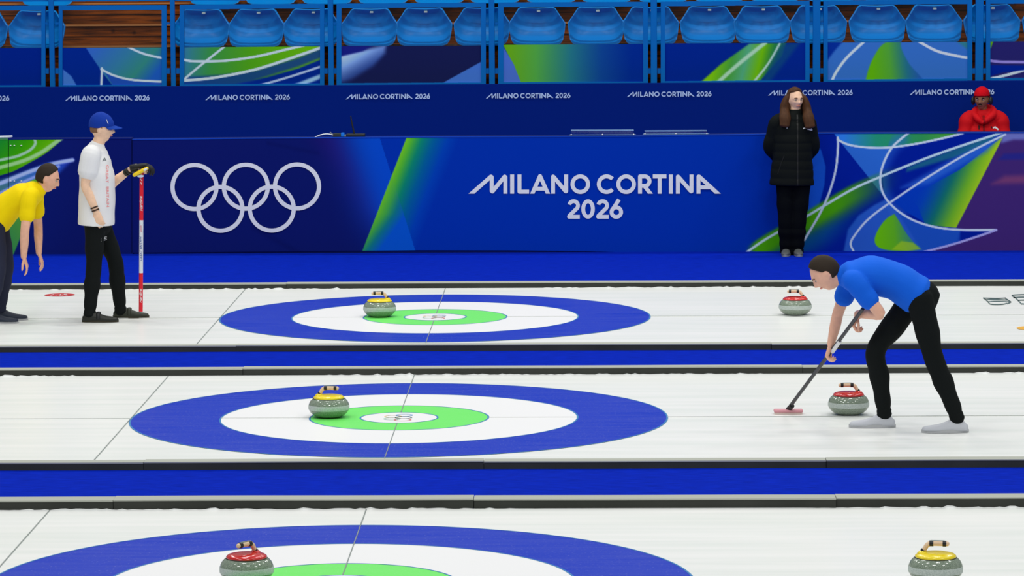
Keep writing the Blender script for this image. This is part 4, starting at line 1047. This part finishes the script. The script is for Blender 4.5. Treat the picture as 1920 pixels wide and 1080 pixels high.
# ---- standing player in white shirt
YM = 30.9
def m(px, py, dy=0): return at(px, py, Y=YM+dy)
SK1 = skin('fair_skin', L(226, 178, 148, .74))
J = dict(lat=V((0, -1, 0)), fwd=V((1, 0, 0)), pelvis=m(183, 412), mid=m(181, 380), chest=m(181, 322), neck=m(181, 276),
         head=m(191, 241), face=V((1, -.05, -.06)), hup=V((.04, 0, 1)),
         shR=m(170, 293, -.17), shL=m(184, 296, .17), elR=m(160, 348, -.20), elL=m(203, 349, .17), wrR=m(181, 398, -.20), wrL=m(247, 316, .04),
         hipR=m(178, 425, -.08), hipL=m(190, 425, .09), knR=m(176, 498, -.10), knL=m(216, 490, .12), anR=m(168, 588, -.13), anL=m(226, 581, .17))
J['handR'] = (V((.30, .0, -1)), V((-.2, -1, 0)), -1, .38); J['handL'] = (V((1, .0, .18)), V((0, 0, 1)), 1, .55)
MT = mat('black_trouser_cloth', (.007, .009, .009), .85, .1, bump=.25, bscale=25)
b = figure('person in white T-shirt, blue cap and black trousers standing with a broom', J, dict(skin=SK1, trouser=MT, leg=(.088, .080, .066, .068, .053, .05)), hs=1.0)
M_TEE = mat('white_shirt_cloth', (.83, .83, .82), .85, .1, bump=.2, bscale=14)
hem = m(180.5, 421); hem.y = YM
Jt = dict(J); tee = None
bm = nb()
pts = [hem, m(181, 398), m(182, 370), m(182, 335), m(180, 306), m(180, 284), m(182, 272)]
wd = [(.205, 34), (.20, 34), (.195, 34), (.195, 33), (.175, 29), (.12, 22), (.066, 15)]
loft(bm, pts, [(a, b_/222) for a, b_ in wd], ref=V((0, 1, 0)), seg=32, res=6, mod=lambda t: 1+.008*math.sin(t*26), flat0=True)
for s in 'LR':
    a, e = J['sh'+s], J['el'+s]
    loft(bm, [a+(J['neck']-a)*.3, a, a*.5+e*.5, a*.42+e*.58], [.078, .085, .086, .084], ref=V((0, 1, 0)), seg=20, res=6)
tee = remesh('t_shirt', bm, M_TEE, b, .0075, 3)
f = snap_to(tee, 29.5)
M_REDP = mat('faded_red_print', L(226, 140, 140, .75), .8, .1)
c = m(206.5, 347); 
textmesh(b, 'GREAT  BRITAIN', .026, M_REDP, tee, lambda x, y: f(c.x+y*1.0-.006+x*.02, c.z-x*1.85), label='faded red vertical lettering GREAT BRITAIN')
bm = nb(); c2 = m(199, 297.5); 
for q in ([(-.012, -.012), (0, .014)], [(0, .014), (.012, -.010)], [(-.010, -.004), (.010, -.004)]): ribbon(bm, [(a*1.0, z) for a, z in q], .006, lambda x, z: f(c2.x+x, c2.z+z))
obj('shirt_emblem', bm, mat('grey_print', (.2, .22, .22), .8, .1), tee)
ft = [o for o in b.children if o.name.startswith('trousers')][0]; g = snap_to(ft, 29.5)
M_WP = mat('white_garment_print', (.75, .77, .75), .8, .1); bm = nb(); c3 = m(198, 447)
ribbon(bm, [(c3.x-.008, c3.z+.034), (c3.x+.016, c3.z+.04)], .02, lambda x, z: g(x, z)); 
for dz in (.012, 0, -.012): ribbon(bm, [(c3.x-.02, c3.z+dz), (c3.x+.008, c3.z+dz+.002)], .005, lambda x, z: g(x, z))
bmesh.ops.delete(bm, geom=[fc for fc in bm.faces if fc.calc_area() > .002], context='FACES')
obj('trouser_emblem', bm, M_WP, ft)
M_SH = mat('dark_olive_shoe', (.028, .033, .022), .5, .35); M_SHB = mat('black_shoe', (.014, .016, .012), .45, .4)
GZ = ICEZ
def foot(body, px, pxt, py, Yd, mu, strap=None, s=1.0, ms=None):
    a = at(px, py, z=GZ); shoe(body, a+V((.065*s*(1 if pxt > px else -1), 0, 0)), V((1 if pxt > px else -1, 0, 0)), GZ, mu, ms or M_SOLE, s, strap)
foot(b, 156, 217, 604, 0, M_SHB, M_BLACK, .98); foot(b, 214, 277, 596, 0, M_SH, M_SH, .98)
# cap, hair, face
hc, hf, hu = J['head'], J['face'].normalized(), J['hup'].normalized(); hr = hf.cross(hu); HE = Matrix((hr, hf, hu)).transposed()
bm = nb(); q = bmesh.ops.create_uvsphere(bm, u_segments=40, v_segments=24, radius=1)
for v in q['verts']:
    x, y, z = v.co; z2 = max(z, -.10); v.co = hc+HE @ V((x*.088, y*.108-.004+(.0 if y < 0 else -.004*z2), .030+z2*(.112 if y < .2 else .108)+(-.012 if y < 0 and z2 < .1 else 0)))
cap = remesh('cap', bm, mat('royal_blue_cap', L(14, 50, 142, .8), .8, .15, bump=.2), b, .006, 1)
bm = nb(); rings = []
for th in (0, .006):
    A = []
    for j in range(13):
        a = -1.15+2.3*j/12; A.append((math.sin(a)*.078, math.cos(a)*.095))
    inner = [bm.verts.new(hc+HE @ V((x, y-.002, .030-abs(x)*.1+th))) for x, y in A]
    outer = [bm.verts.new(hc+HE @ V((x*1.02, y+.075*math.cos(x/.078*1.3)+.004, .012-abs(x)*.22+th*.8))) for x, y in A]
    rings.append((inner, outer))
(i0, o0), (i1, o1) = rings
for j in range(12):
    bm.faces.new((i0[j], i0[j+1], o0[j+1], o0[j])); bm.faces.new((i1[j], o1[j], o1[j+1], i1[j+1])); bm.faces.new((o0[j], o0[j+1], o1[j+1], o1[j])); bm.faces.new((i0[j], i1[j], i1[j+1], i0[j+1]))
bm.faces.new((i0[0], o0[0], o1[0], i1[0])); bm.faces.new((i0[12], i1[12], o1[12], o0[12]))
obj('cap_brim', bm, mat('blue_brim', L(20, 58, 150, .8), .8, .15), cap, smooth=True)
bm = nb(); P = lambda x, y, z: hc+HE @ V((x, y, z))
loft(bm, [P(.084, .052, .085), P(.088, .062, .062), P(.086, .068, .05)], [(.002, .006)]*3, ref=hf, seg=6); obj('cap_emblem', bm, M_WP, cap)
bm = nb(); q = bmesh.ops.create_uvsphere(bm, u_segments=32, v_segments=20, radius=1)
for v in q['verts']:
    x, y, z = v.co; zz = max(-.36, min(.35, z)); v.co = hc+HE @ V((x*.080*(1-.22*max(0, -z)), min(y, .18)*.100-.002, zz*.105))
remesh('hair', bm, mat('cropped_brown_hair', L(120, 88, 64, .75), .9, .1), b, .005, 2)
face_bits(b, hc, hf, hu, 1.0, mat('brown_brow', L(120, 88, 60, .75), .8, .1), SK1, mat('lip_fair', L(206, 140, 122, .75), .5, .3))
# glove, watch straps
bm = nb(); hand(bm, J['wrL']+V((.01, -.02, .012)), V((1, 0, .18)), V((0, 0, 1)), 1, .55, 1.4); cyl(bm, J['wrL']-V((.012, 0, .005)), J['wrL']+V((.05, 0, .01)), .036, 16)
gl = remesh('glove', bm, mat('black_glove', (.012, .012, .012), .6, .3), b, .005, 2)
bm = nb(); ball(bm, J['wrL']+V((.055, -.028, .032)), (.035, .012, .008), 12, 8); obj('glove_patch', bm, M_WP, gl, smooth=True)
for (px, py, dy, nm, mm, r) in ((241, 321, .04, 'watch', (.02, .02, .018), .031), (236.5, 324, .045, 'wristband', (.03, .03, .02), .031)):
    c = m(px, py, dy); d = (J['wrL']-J['elL']).normalized(); bm = nb(); cyl(bm, c-d*.008, c+d*.008, r, 18); obj(nm, bm, mat(nm+'_black', mm, .5, .3), b, smooth=True, sharp=40)
for (px, py, mm) in ((176.5, 389, (.06, .03, .015)), (179, 394, (.05, .025, .015))):
    c = m(px, py, -.2); d = (J['wrR']-J['elR']).normalized(); bm = nb(); cyl(bm, c-d*.006, c+d*.006, .0335, 18); obj('bracelet', bm, mat('brown_leather', (.05, .025, .012), .6, .3), b, smooth=True, sharp=40)
# his broom, held upside down with the head in the glove
top = at(265.5, 316, Y=YM+.03); bot = at(264, 584, Y=YM+.03)
t = empty('curling_broom', bot); tag(t, 'red and white curling broom held upright by the player in white', 'broom')
def seg_(a, b_, r, name, mm, par=None):
    bm = nb(); cyl(bm, top*(1-b_)+bot*b_-bot, top*(1-a)+bot*a-bot, r, 20); return obj(name, bm, mm, par or t, smooth=True, sharp=40)
M_SR = mat('red_shaft', L(206, 20, 38, .85), .35, .4); M_SW = mat('white_shaft', (.72, .75, .8), .35, .4); M_SB = mat('blue_collar', L(30, 60, 170, .7), .4, .4)
seg_(.0, .025, .0178, 'collar', M_SB); s1 = seg_(.025, .36, .0172, 'upper_shaft', M_SR); s2 = seg_(.36, .73, .0172, 'middle_shaft', M_SW); s3 = seg_(.73, 1.0, .0172, 'lower_shaft', M_SR)
def oncyl(frac, par):
    base = top*(1-frac)+bot*frac-bot
    def fn(x, y): a = y/.0176; return base+V((-math.sin(a)*.0176 if False else -.0178*math.sin(a), -.0178*math.cos(a), x))
    return fn
M_SP = mat('white_shaft_print', (.8, .8, .8), .4, .3); M_BP = mat('blue_shaft_print', L(30, 70, 150), .4, .3)
textmesh(b, 'Hardline', .036, M_SP, s1, oncyl(.245, s1), shear=.3, label='white slanted lettering Hardline'); textmesh(b, 'GREAT BRITAIN', .029, M_BP, s2, oncyl(.56, s2), shear=.2, label='dark blue lettering GREAT BRITAIN')
textmesh(b, 'Hardline', .034, M_SP, s3, oncyl(.89, s3), shear=.3, label='white slanted lettering Hardline')
bm = nb(); fz = oncyl(.085, s1); ribbon(bm, [(-.03, -.004), (-.012, .006), (0, -.006), (.016, .006), (.028, -.002)], .008, fz); obj('shaft_emblem', bm, M_SP, s1)
bm = nb(); fz = oncyl(.42, s2); ribbon(bm, [(-.03, 0), (.03, 0)], .012, fz); obj('shaft_emblem', bm, mat('red_emblem', L(200, 60, 70), .5, .3), s2)
bm = nb(); c = top-bot+V((-.004, -.05, -.030))
a1, a2 = c+V((-.055, 0, -.022)), c+V((.06, 0, .038)); loft(bm, [a1, (a1+a2)/2, a2], [(.03, .016), (.034, .018), (.026, .015)], ref=V((0, 1, 0)), seg=12); obj('broom_head', bm, mat('yellow_broom_head', L(250, 190, 30, .8), .5, .3), t, smooth=True)
bm = nb(); loft(bm, [c+V((.035, -.028, .02)), c+V((.055, -.026, .034))], [.009, .009], seg=8); obj('head_clip', bm, M_SP, t, smooth=True)
bm = nb(); ball(bm, c+V((.0, .0, -.03)), (.03, .02, .012), 12, 8); obj('head_joint', bm, mat('pale_joint', L(170, 185, 215, .7), .4, .3), t, smooth=True)

# ---- woman in black padded coat in front of the barrier
YF = 36.62; GF = .012
def m(px, py, dy=0): return at(px, py, Y=YF+dy)
SK2 = skin('light_skin', L(196, 150, 124, .52))
J = dict(lat=V((1, 0, 0)), fwd=V((0, -1, 0)), pelvis=m(1487, 330), mid=m(1487, 292), chest=m(1486, 250), neck=m(1491, 216),
         head=m(1491, 187), face=V((.42, -1, -.06)), hup=V((0, 0, 1)),
         shR=m(1457, 232), shL=m(1515, 232), elR=m(1444, 275, .05), elL=m(1524, 275, .05), wrR=m(1466, 308, .17), wrL=m(1504, 308, .17),
         hipR=m(1473, 345), hipL=m(1502, 345), knR=m(1474, 412, -.02), knL=m(1497, 412, -.02), anR=m(1475, 470), anL=m(1494, 470))
J['handR'] = (V((1, .1, -.3)), V((0, 1, 0)), 1, .3); J['handL'] = (V((-1, .2, -.3)), V((0, 1, 0)), 1, .3)
MT2 = mat('black_snow_trousers', (.0025, .0035, .005), .85, .06, bump=.4, bscale=18)
b = figure('person with long brown hair in a black padded coat standing at the barrier', J, dict(skin=SK2, trouser=MT2, leg=(.096, .092, .080, .080, .070, .066)), hs=.97)
MC = mat('black_quilted_nylon', (.0045, .0065, .006), .7, .1, bump=.12, bscale=40)
bm = nb(); N_ = 11
pts = [m(1484.5, 347), m(1485, 322), m(1486, 295), m(1486, 268), m(1486, 242), m(1488, 224), m(1491, 211)]
loft(bm, pts, [(.222, .150), (.212, .145), (.196, .140), (.196, .138), (.190, .125), (.13, .100), (.068, .070)], ref=V((1, 0, 0)), seg=40, res=14, mod=lambda t: 1+.032*abs(math.sin(t*10*PI))**.6-.016, flat0=True)
for s in 'LR':
    a, e, w_ = J['sh'+s], J['el'+s], J['wr'+s]
    loft(bm, [a+(J['neck']-a)*.35, a, a*.5+e*.5, e, e*.45+w_*.55, w_], [.085, .082, .076, .070, .060, .05], ref=V((1, 0, 0)), seg=20, res=10, mod=lambda t: 1+.022*abs(math.sin(t*7*PI)))
ct = remesh('padded_coat', bm, MC, b, .007, 1); f = snap_to(ct, 35)
bm = nb(); ribbon(bm, [(m(1494, y).x, m(1494, y).z) for y in range(214, 347, 4)], .014, lambda x, z: f(x, z, .003)); obj('zip', bm, mat('zip_black', (.003, .004, .004), .4, .4), ct)
bm = nb(); c = m(1474.5, 237); ribbon(bm, [(c.x-.014, c.z+.014), (c.x, c.z-.014)], .008, lambda x, z: f(x, z)); ribbon(bm, [(c.x, c.z-.014), (c.x+.012, c.z+.014)], .006, lambda x, z: f(x, z)); obj('coat_emblem', bm, M_WP, ct)
bm = nb(); c = m(1514, 239)
for q in ([(-.05, -.004), (-.02, .004), (0, -.014)], [(0, .02), (.02, .028), (.03, .012), (.02, .0)], [(0, -.012), (.03, -.02), (.045, -.022)], [(.01, .005), (.04, -.01)]): ribbon(bm, [(c.x+a, c.z+z) for a, z in q], .012, lambda x, z: f(x, z))
obj('coat_badge', bm, M_WP, ct)
for px, py in ((1463, 305),):
    bm = nb(); ribbon(bm, [(m(1469, 290).x, m(1469, 290).z), (m(1463, 306).x, m(1463, 306).z), (m(1457, 325).x, m(1457, 325).z)], .007, lambda x, z: f(x, z, .002)); obj('pocket_seam', bm, _mats['zip_black'], ct)
loft_ = nb(); loft(loft_, [m(1491, 220), m(1491.5, 209)], [(.074, .072), (.066, .064)], ref=V((1, 0, 0)), seg=24); obj('collar', loft_, MC, ct, smooth=True)
hc, hf, hu = J['head'], J['face'].normalized(), J['hup'].normalized(); hr = hf.cross(hu); HE = Matrix((hr, hf, hu)).transposed()
MH = mat('long_brown_hair', L(54, 33, 18, .52), .6, .15, noise=((18, 18, 1), .75, 1.2), bscale=3)
bm = nb(); q = bmesh.ops.create_uvsphere(bm, u_segments=40, v_segments=28, radius=1)
for v in q['verts']:
    x, y, z = v.co
    lim = .45 if z > .62 else .10
    Y = min(y, lim+max(0, z-.4)*.55); v.co = hc+HE @ V((x*.089, Y*.106-.006, .008+z*.122))
S = [(1482, 178), (1473, 190), (1471, 206), (1472, 222), (1471, 236)]; T = [(1501, 178), (1510, 190), (1513, 206), (1516, 222), (1519, 238)]
hy = [.015, .0, -.02, -.10, -.135]
loft(bm, [m(x, y, d) for (x, y), d in zip(S, hy)], [(.030, .05), (.040, .06), (.050, .055), (.058, .045), (.050, .026)], ref=V((1, 0, 0)), seg=20, res=6, mod=lambda t: 1+.03*math.sin(t*20))
loft(bm, [m(x, y, d) for (x, y), d in zip(T, hy)], [(.026, .05), (.036, .06), (.046, .055), (.058, .045), (.052, .026)], ref=V((1, 0, 0)), seg=20, res=6, mod=lambda t: 1+.03*math.sin(t*20))
loft(bm, [m(1491, 180, .06), m(1491, 205, .08), m(1492, 228, .09)], [(.08, .05), (.09, .05), (.12, .045)], ref=V((1, 0, 0)), seg=20)
remesh('hair', bm, MH, b, .0055, 2)
face_bits(b, hc, hf, hu, .97, mat('dark_brow', L(70, 46, 30, .5), .8, .1), SK2, mat('lip_rose', L(168, 96, 84, .5), .5, .3))
bm = nb(); P = lambda x, y, z: hc+HE @ V((x, y, z))*.97
for sx in (-1, 1):
    loft(bm, [P(sx*.030+.017*math.cos(a), .0905-.16*abs(sx*.03+.017*math.cos(a))**1.2*1, .006+.013*math.sin(a)) for a in [2*PI*j/14 for j in range(15)]], [.0011]*15, seg=6, res=1)
loft(bm, [P(-.013, .098, .009), P(.013, .098, .009)], [.0012]*2, seg=6)
for sx in (-1, 1): loft(bm, [P(sx*.048, .084, .009), P(sx*.076, .01, .006)], [.0012]*2, seg=6)
obj('glasses', bm, mat('thin_metal_rim', (.3, .26, .22), .3, .5, metal=.6), b, smooth=True)
M_GS = mat('grey_sneaker', (.09, .1, .1), .5, .4)
for px in (1475, 1495):
    a = at(px, 478, z=GF); a.y = YF+.02; shoe(b, a, V((.05 if px > 1480 else -.12, -1, 0)), GF, M_GS, mat('pale_sole', (.3, .32, .32), .6, .3), .95)

# ---- seated person in red behind the barrier
YP = 41.2
def m(px, py, dy=0): return at(px, py, Y=YP+dy)
SK3 = skin('brown_skin', L(112, 76, 52, .50))
seat_z = .62
J = dict(lat=V((1, 0, 0)), fwd=V((0, -1, 0)), pelvis=V((m(1845, 250).x, YP+.05, seat_z+.13)), chest=m(1845, 240, .08), neck=m(1843, 209, .06),
         head=m(1841, 187, .02), face=V((-.35, -1, -.05)), hup=V((.0, 0, 1)), shR=m(1815, 226, .05), shL=m(1875, 226, .05), elR=m(1806, 268, .0), elL=m(1884, 268, .0))
px_ = J['pelvis']
J['mid'] = J['pelvis']*.5+J['chest']*.5
J['wrR'] = V((px_.x-.10, YP-.30, seat_z+.17)); J['wrL'] = V((px_.x+.10, YP-.30, seat_z+.17))
J['hipR'] = px_+V((-.09, 0, -.03)); J['hipL'] = px_+V((.09, 0, -.03)); J['knR'] = V((px_.x-.13, YP-.42, seat_z+.08)); J['knL'] = V((px_.x+.13, YP-.42, seat_z+.08))
J['anR'] = V((px_.x-.13, YP-.44, .13)); J['anL'] = V((px_.x+.13, YP-.44, .13))
J['handR'] = (V((.4, -1, -.3)), V((0, 0, 1)), -1, .4); J['handL'] = (V((-.4, -1, -.3)), V((0, 0, 1)), 1, .4)
b = figure('person in red beanie, red hooded jacket and headphones seated behind the barrier', J, dict(skin=SK3, trouser=MT2), hs=1.0)
MR = mat('red_jacket_cloth', L(160, 6, 14, .56), .7, .15, bump=.3, bscale=12)
bm = nb()
pts = [J['pelvis']+V((0, 0, -.08)), J['pelvis']+V((0, 0, .08)), J['mid']+V((0, 0, .05)), m(1845, 244, .08), m(1845, 226, .07), m(1845, 213, .05)]
loft(bm, pts, [(.23, .16), (.235, .16), (.24, .155), (.235, .15), (.20, .125), (.12, .10)], ref=V((1, 0, 0)), seg=32, res=8, mod=lambda t: 1+.01*math.sin(t*30))
for s in 'LR':
    a, e, w_ = J['sh'+s], J['el'+s], J['wr'+s]
    loft(bm, [a+(J['neck']-a)*.3, a, a*.5+e*.5, e, w_], [.09, .096, .088, .082, .055], ref=V((1, 0, 0)), seg=20, res=8, mod=lambda t: 1+.03*math.sin(t*25))
loft(bm, [m(1826, 214, .0), m(1831, 207, .07), m(1843, 204, .13), m(1857, 205, .08), m(1862, 214, .0), m(1852, 224, -.08), m(1845, 230, -.10)], [(.035, .04), (.045, .05), (.05, .06), (.05, .055), (.048, .05), (.035, .035), (.02, .02)], ref=V((0, 0, 1)), seg=16, res=6)
loft(bm, [m(1826, 214, .0), m(1834, 224, -.07), m(1842, 231, -.10)], [(.04, .045), (.035, .035), (.02, .02)], ref=V((0, 0, 1)), seg=16, res=6)
jk = remesh('hooded_jacket', bm, MR, b, .008, 2); f = snap_to(jk, 39)
bm = nb(); ribbon(bm, [(m(1843.5, y).x, m(1843.5, y).z) for y in range(216, 250, 3)], .022, lambda x, z: f(x, z, .003)); obj('zip_placket', bm, mat('dark_red_placket', L(110, 4, 10, .56), .7, .2), jk)
bm = nb(); c = m(1866, 240); ribbon(bm, [(c.x-.03, c.z+.004), (c.x-.008, c.z+.014), (c.x+.03, c.z-.016)], .018, lambda x, z: f(x, z)); obj('jacket_emblem', bm, M_WP, jk)
bm = nb(); c = m(1834.5, 238); ribbon(bm, [(c.x, c.z+.02), (c.x, c.z-.025)], .016, lambda x, z: f(x, z)); ribbon(bm, [(m(1858, 239).x, c.z+.01), (m(1858, 239).x, c.z-.012)], .014, lambda x, z: f(x, z)); obj('jacket_badge', bm, mat('dark_badge', (.04, .01, .01), .7, .2), jk)
hc, hf, hu = J['head'], J['face'].normalized(), J['hup'].normalized(); hr = hf.cross(hu); HE = Matrix((hr, hf, hu)).transposed()
bm = nb(); q = bmesh.ops.create_uvsphere(bm, u_segments=36, v_segments=24, radius=1)
for v in q['verts']:
    x, y, z = v.co; zz = max(z, .0 if y > 0 else -.45); v.co = hc+HE @ V((x*.090, y*.110, .046+zz*.104))
remesh('beanie', bm, mat('red_knit', L(160, 6, 18, .56), .9, .1, bump=.4, bscale=60), b, .006, 1)
bm = nb()
loft(bm, [hc+HE @ V((-.1*math.cos(a), -.01, .0+.135*math.sin(a))) for a in [.35+j*(PI-.7)/8 for j in range(9)]], [(.012, .006)]*9, ref=hf, seg=8)
hp = obj('headphones', bm, M_BLACK, b, smooth=True)
for sx in (-1, 1):
    bm = nb(); ball(bm, hc+HE @ V((sx*.10, -.005, -.012)), (.024, .042, .05), 16, 10, rot=HE); obj('ear_cup', bm, M_BLACK, hp, smooth=True)
face_bits(b, hc, hf, hu, 1.0, mat('black_brow', (.01, .008, .006), .8, .1), SK3, mat('lip_brown', L(110, 62, 52, .5), .5, .3))
bm = nb(); loft(bm, [hc+HE @ V((x, .092-abs(x)*.25, -.048)) for x in (-.02, 0, .02)], [(.003, .004)]*3, ref=hf, seg=8); obj('moustache', bm, _mats['black_brow'], b, smooth=True)
for sx in (-.13, .13): shoe(b, V((px_.x+sx, YP-.42, 0)), V((0, -1, 0)), GF, M_SHB, M_SOLE)
t = empty('bench', (px_.x, YP+.08, .012)); tag(t, 'dark bench under the seated person in red behind the barrier', 'bench')
bm = nb(); box(bm, (-.5, -.22, seat_z-.10), (.5, .22, seat_z-.05), .01); obj('bench_top', bm, M_BLACK, t)
for sx in (-.42, .42): bm = nb(); box(bm, (sx-.03, -.18, 0), (sx+.03, .18, seat_z-.10)); obj('leg', bm, M_BLACK, t)

# ---- players bent over their brooms
def bent(origin, dirx, label, shirt, trou, shoec, skinm, pose, shirtname='shirt', hairc=(.03, .02, .012), far=1):
    """origin on the ice under the back foot; dirx = facing (+1 right, -1 left). pose values: forward, towards camera, up"""
    def W(f_, c_, z_): return V((origin.x+dirx*f_, origin.y-c_, GZ+z_))
    lt = V((0, 1 if dirx > 0 else -1, 0))            # towards the person's left
    cs = 1 if dirx < 0 else -1                        # +: left side is nearer the camera
    J = {k_: W(*v_) for k_, v_ in pose.items() if len(v_) == 3 and k_ not in ('face', 'hup')}
    J['lat'] = V((0, 1, 0)); J['fwd'] = V((dirx, 0, 0)); J['face'] = V((dirx*pose['face'][0], 0, pose['face'][2])); J['hup'] = V((dirx*pose['hup'][0], 0, pose['hup'][2]))
    J['spine0'] = (J['chest']-J['pelvis']).normalized()
    hd = J.pop('hdir') if 'hdir' in J else None
    d = V((dirx*.35, 0, -1))
    cu = pose.get('curl', (.75,))[0]; J['handL'] = (d, V((dirx, 0, .3)), 1, cu); J['handR'] = (d, V((dirx, 0, .3)), -1, cu)
    bd = figure(label, J, dict(skin=skinm, trouser=trou, leg=(.092, .082, .066, .066, .052, .048)), hs=1.0)
    j = jacket(J, bd, shirt, 1.06, .62 if shirtname == 'shirt' else 1.0, name=shirtname, slv=(.072, .068, .066, .05, .045))
    c, hf, hu = J['head'], J['face'].normalized(), J['hup'].normalized(); hu = (hu-hf*hu.dot(hf)).normalized(); E_ = Matrix((hf.cross(hu), hf, hu)).transposed()
    bm = nb(); q = bmesh.ops.create_uvsphere(bm, u_segments=32, v_segments=20, radius=1)
    for v in q['verts']:
        x, y, z = v.co; v.co = c+E_ @ V((x*(.084 if z > .1 or y < -.1 else .066), min(y, .05+max(0, z)*.8)*.104-.006, .014+max(z, -.55)*.116))
    remesh('hair', bm, mat('dark_brown_hair', hairc, .7, .2), bd, .006, 2)
    face_bits(bd, c, hf, hu, 1.0, mat('dark_brown_brow', hairc, .8, .1), skinm, _mats['lip_fair'])
    for s in 'LR':
        a = J['an'+s]; shoe(bd, V((a.x, a.y, 0)), V((dirx, 0, 0)), GZ, shoec, mat('pale_grey_sole', (.45, .46, .48), .6, .3), .98)
    return bd, J
POSE = dict(pelvis=(.30, 0, .90), mid=(.44, 0, .99), chest=(.60, 0, 1.03), neck=(.80, 0, 1.03), head=(.905, 0, 1.045), face=(.75, 0, -.66), hup=(.66, 0, .75),
            shL=(.72, .17, 1.0), shR=(.72, -.17, 1.0), elL=(.56, .20, .80), elR=(.80, -.26, .76), wrL=(.69, -.04, .77), wrR=(.85, -.26, .54),
            hipL=(.29, .09, .88), hipR=(.31, -.09, .88), knL=(.20, .12, .50), knR=(.56, -.11, .52), anL=(.04, .12, .10), anR=(.50, -.13, .095))
def broom(a, b_, label, headc, shaftc):
    """a: top end, b_: head on the ice"""
    t = empty('curling_broom', b_); tag(t, label, 'broom'); A = a-b_
    bm = nb(); cyl(bm, V((0, 0, .035)), A, .0125, 14); obj('shaft', bm, shaftc, t, smooth=True, sharp=40)
    bm = nb(); cyl(bm, A*.60, A*.70, .0136, 14); obj('shaft_sleeve', bm, M_SP, t, smooth=True, sharp=40)
    bm = nb(); box(bm, (-.10, -.035, .012), (.10, .035, .032), .008); obj('broom_head', bm, headc, t)
    bm = nb(); box(bm, (-.095, -.032, .0), (.095, .032, .013), .003); obj('brush_pad', bm, mat('pad_cloth', L(220, 200, 190), .9, .1), t)
    bm = nb(); cyl(bm, (0, 0, .03), A.normalized()*.07+V((0, 0, .02)), .018, 12); obj('swivel_joint', bm, M_BLACK, t, smooth=True, sharp=40)
SKB = skin('tan_skin', L(214, 164, 138, .8))
M_BSH = mat('bright_blue_jersey', L(14, 92, 208, .85), .8, .15, bump=.2, bscale=14)
og = at(1803, 806, z=GZ)
b, J = bent(og, -1, 'person in bright blue jersey bent over a broom on the middle sheet', M_BSH, MT, mat('white_grey_shoe', (.55, .57, .62), .5, .3), SKB, POSE)
hh = (J['wrL']+V((-.03, 0, -.07))); h2 = J['wrR']+V((-.03, 0, -.08)); bh = at(1478, 776, z=GZ)
dd = (h2-bh); h1 = J['wrL']+V((-.02, 0, -.07)); dd = (h2+h1)/2-bh; broom(bh+dd*1.42, bh, 'thin dark curling broom held by the person in bright blue', mat('pink_broom_head', L(214, 150, 160), .5, .3), mat('dark_grey_shaft', (.05, .05, .055), .4, .4))
POSE2 = dict(curl=(.28,), pelvis=(.02, 0, .86), mid=(.13, 0, .98), chest=(.26, 0, 1.05), neck=(.40, 0, 1.13), head=(.465, 0, 1.215), face=(.95, 0, -.35), hup=(.30, 0, .95),
             shL=(.33, -.17, 1.06), shR=(.33, .17, 1.06), elL=(.34, -.24, .80), elR=(.30, .24, .80), wrL=(.36, -.12, .57), wrR=(.27, .14, .56),
             hipL=(.02, -.09, .85), hipR=(.02, .09, .85), knL=(.08, -.11, .48), knR=(.05, .12, .47), anL=(.02, -.12, .095), anR=(-.02, .13, .095))
og = at(-8, 603, z=GZ)
b, J = bent(og, 1, 'person in yellow jersey leaning forward at the left edge of the photo', mat('yellow_jersey', L(232, 196, 0, .8), .8, .15, bump=.2, bscale=14), mat('dark_navy_trousers', (.02, .024, .05), .8, .2, bump=.2, bscale=20), mat('dark_navy_shoe', (.02, .028, .05), .5, .3), SKB, POSE2)
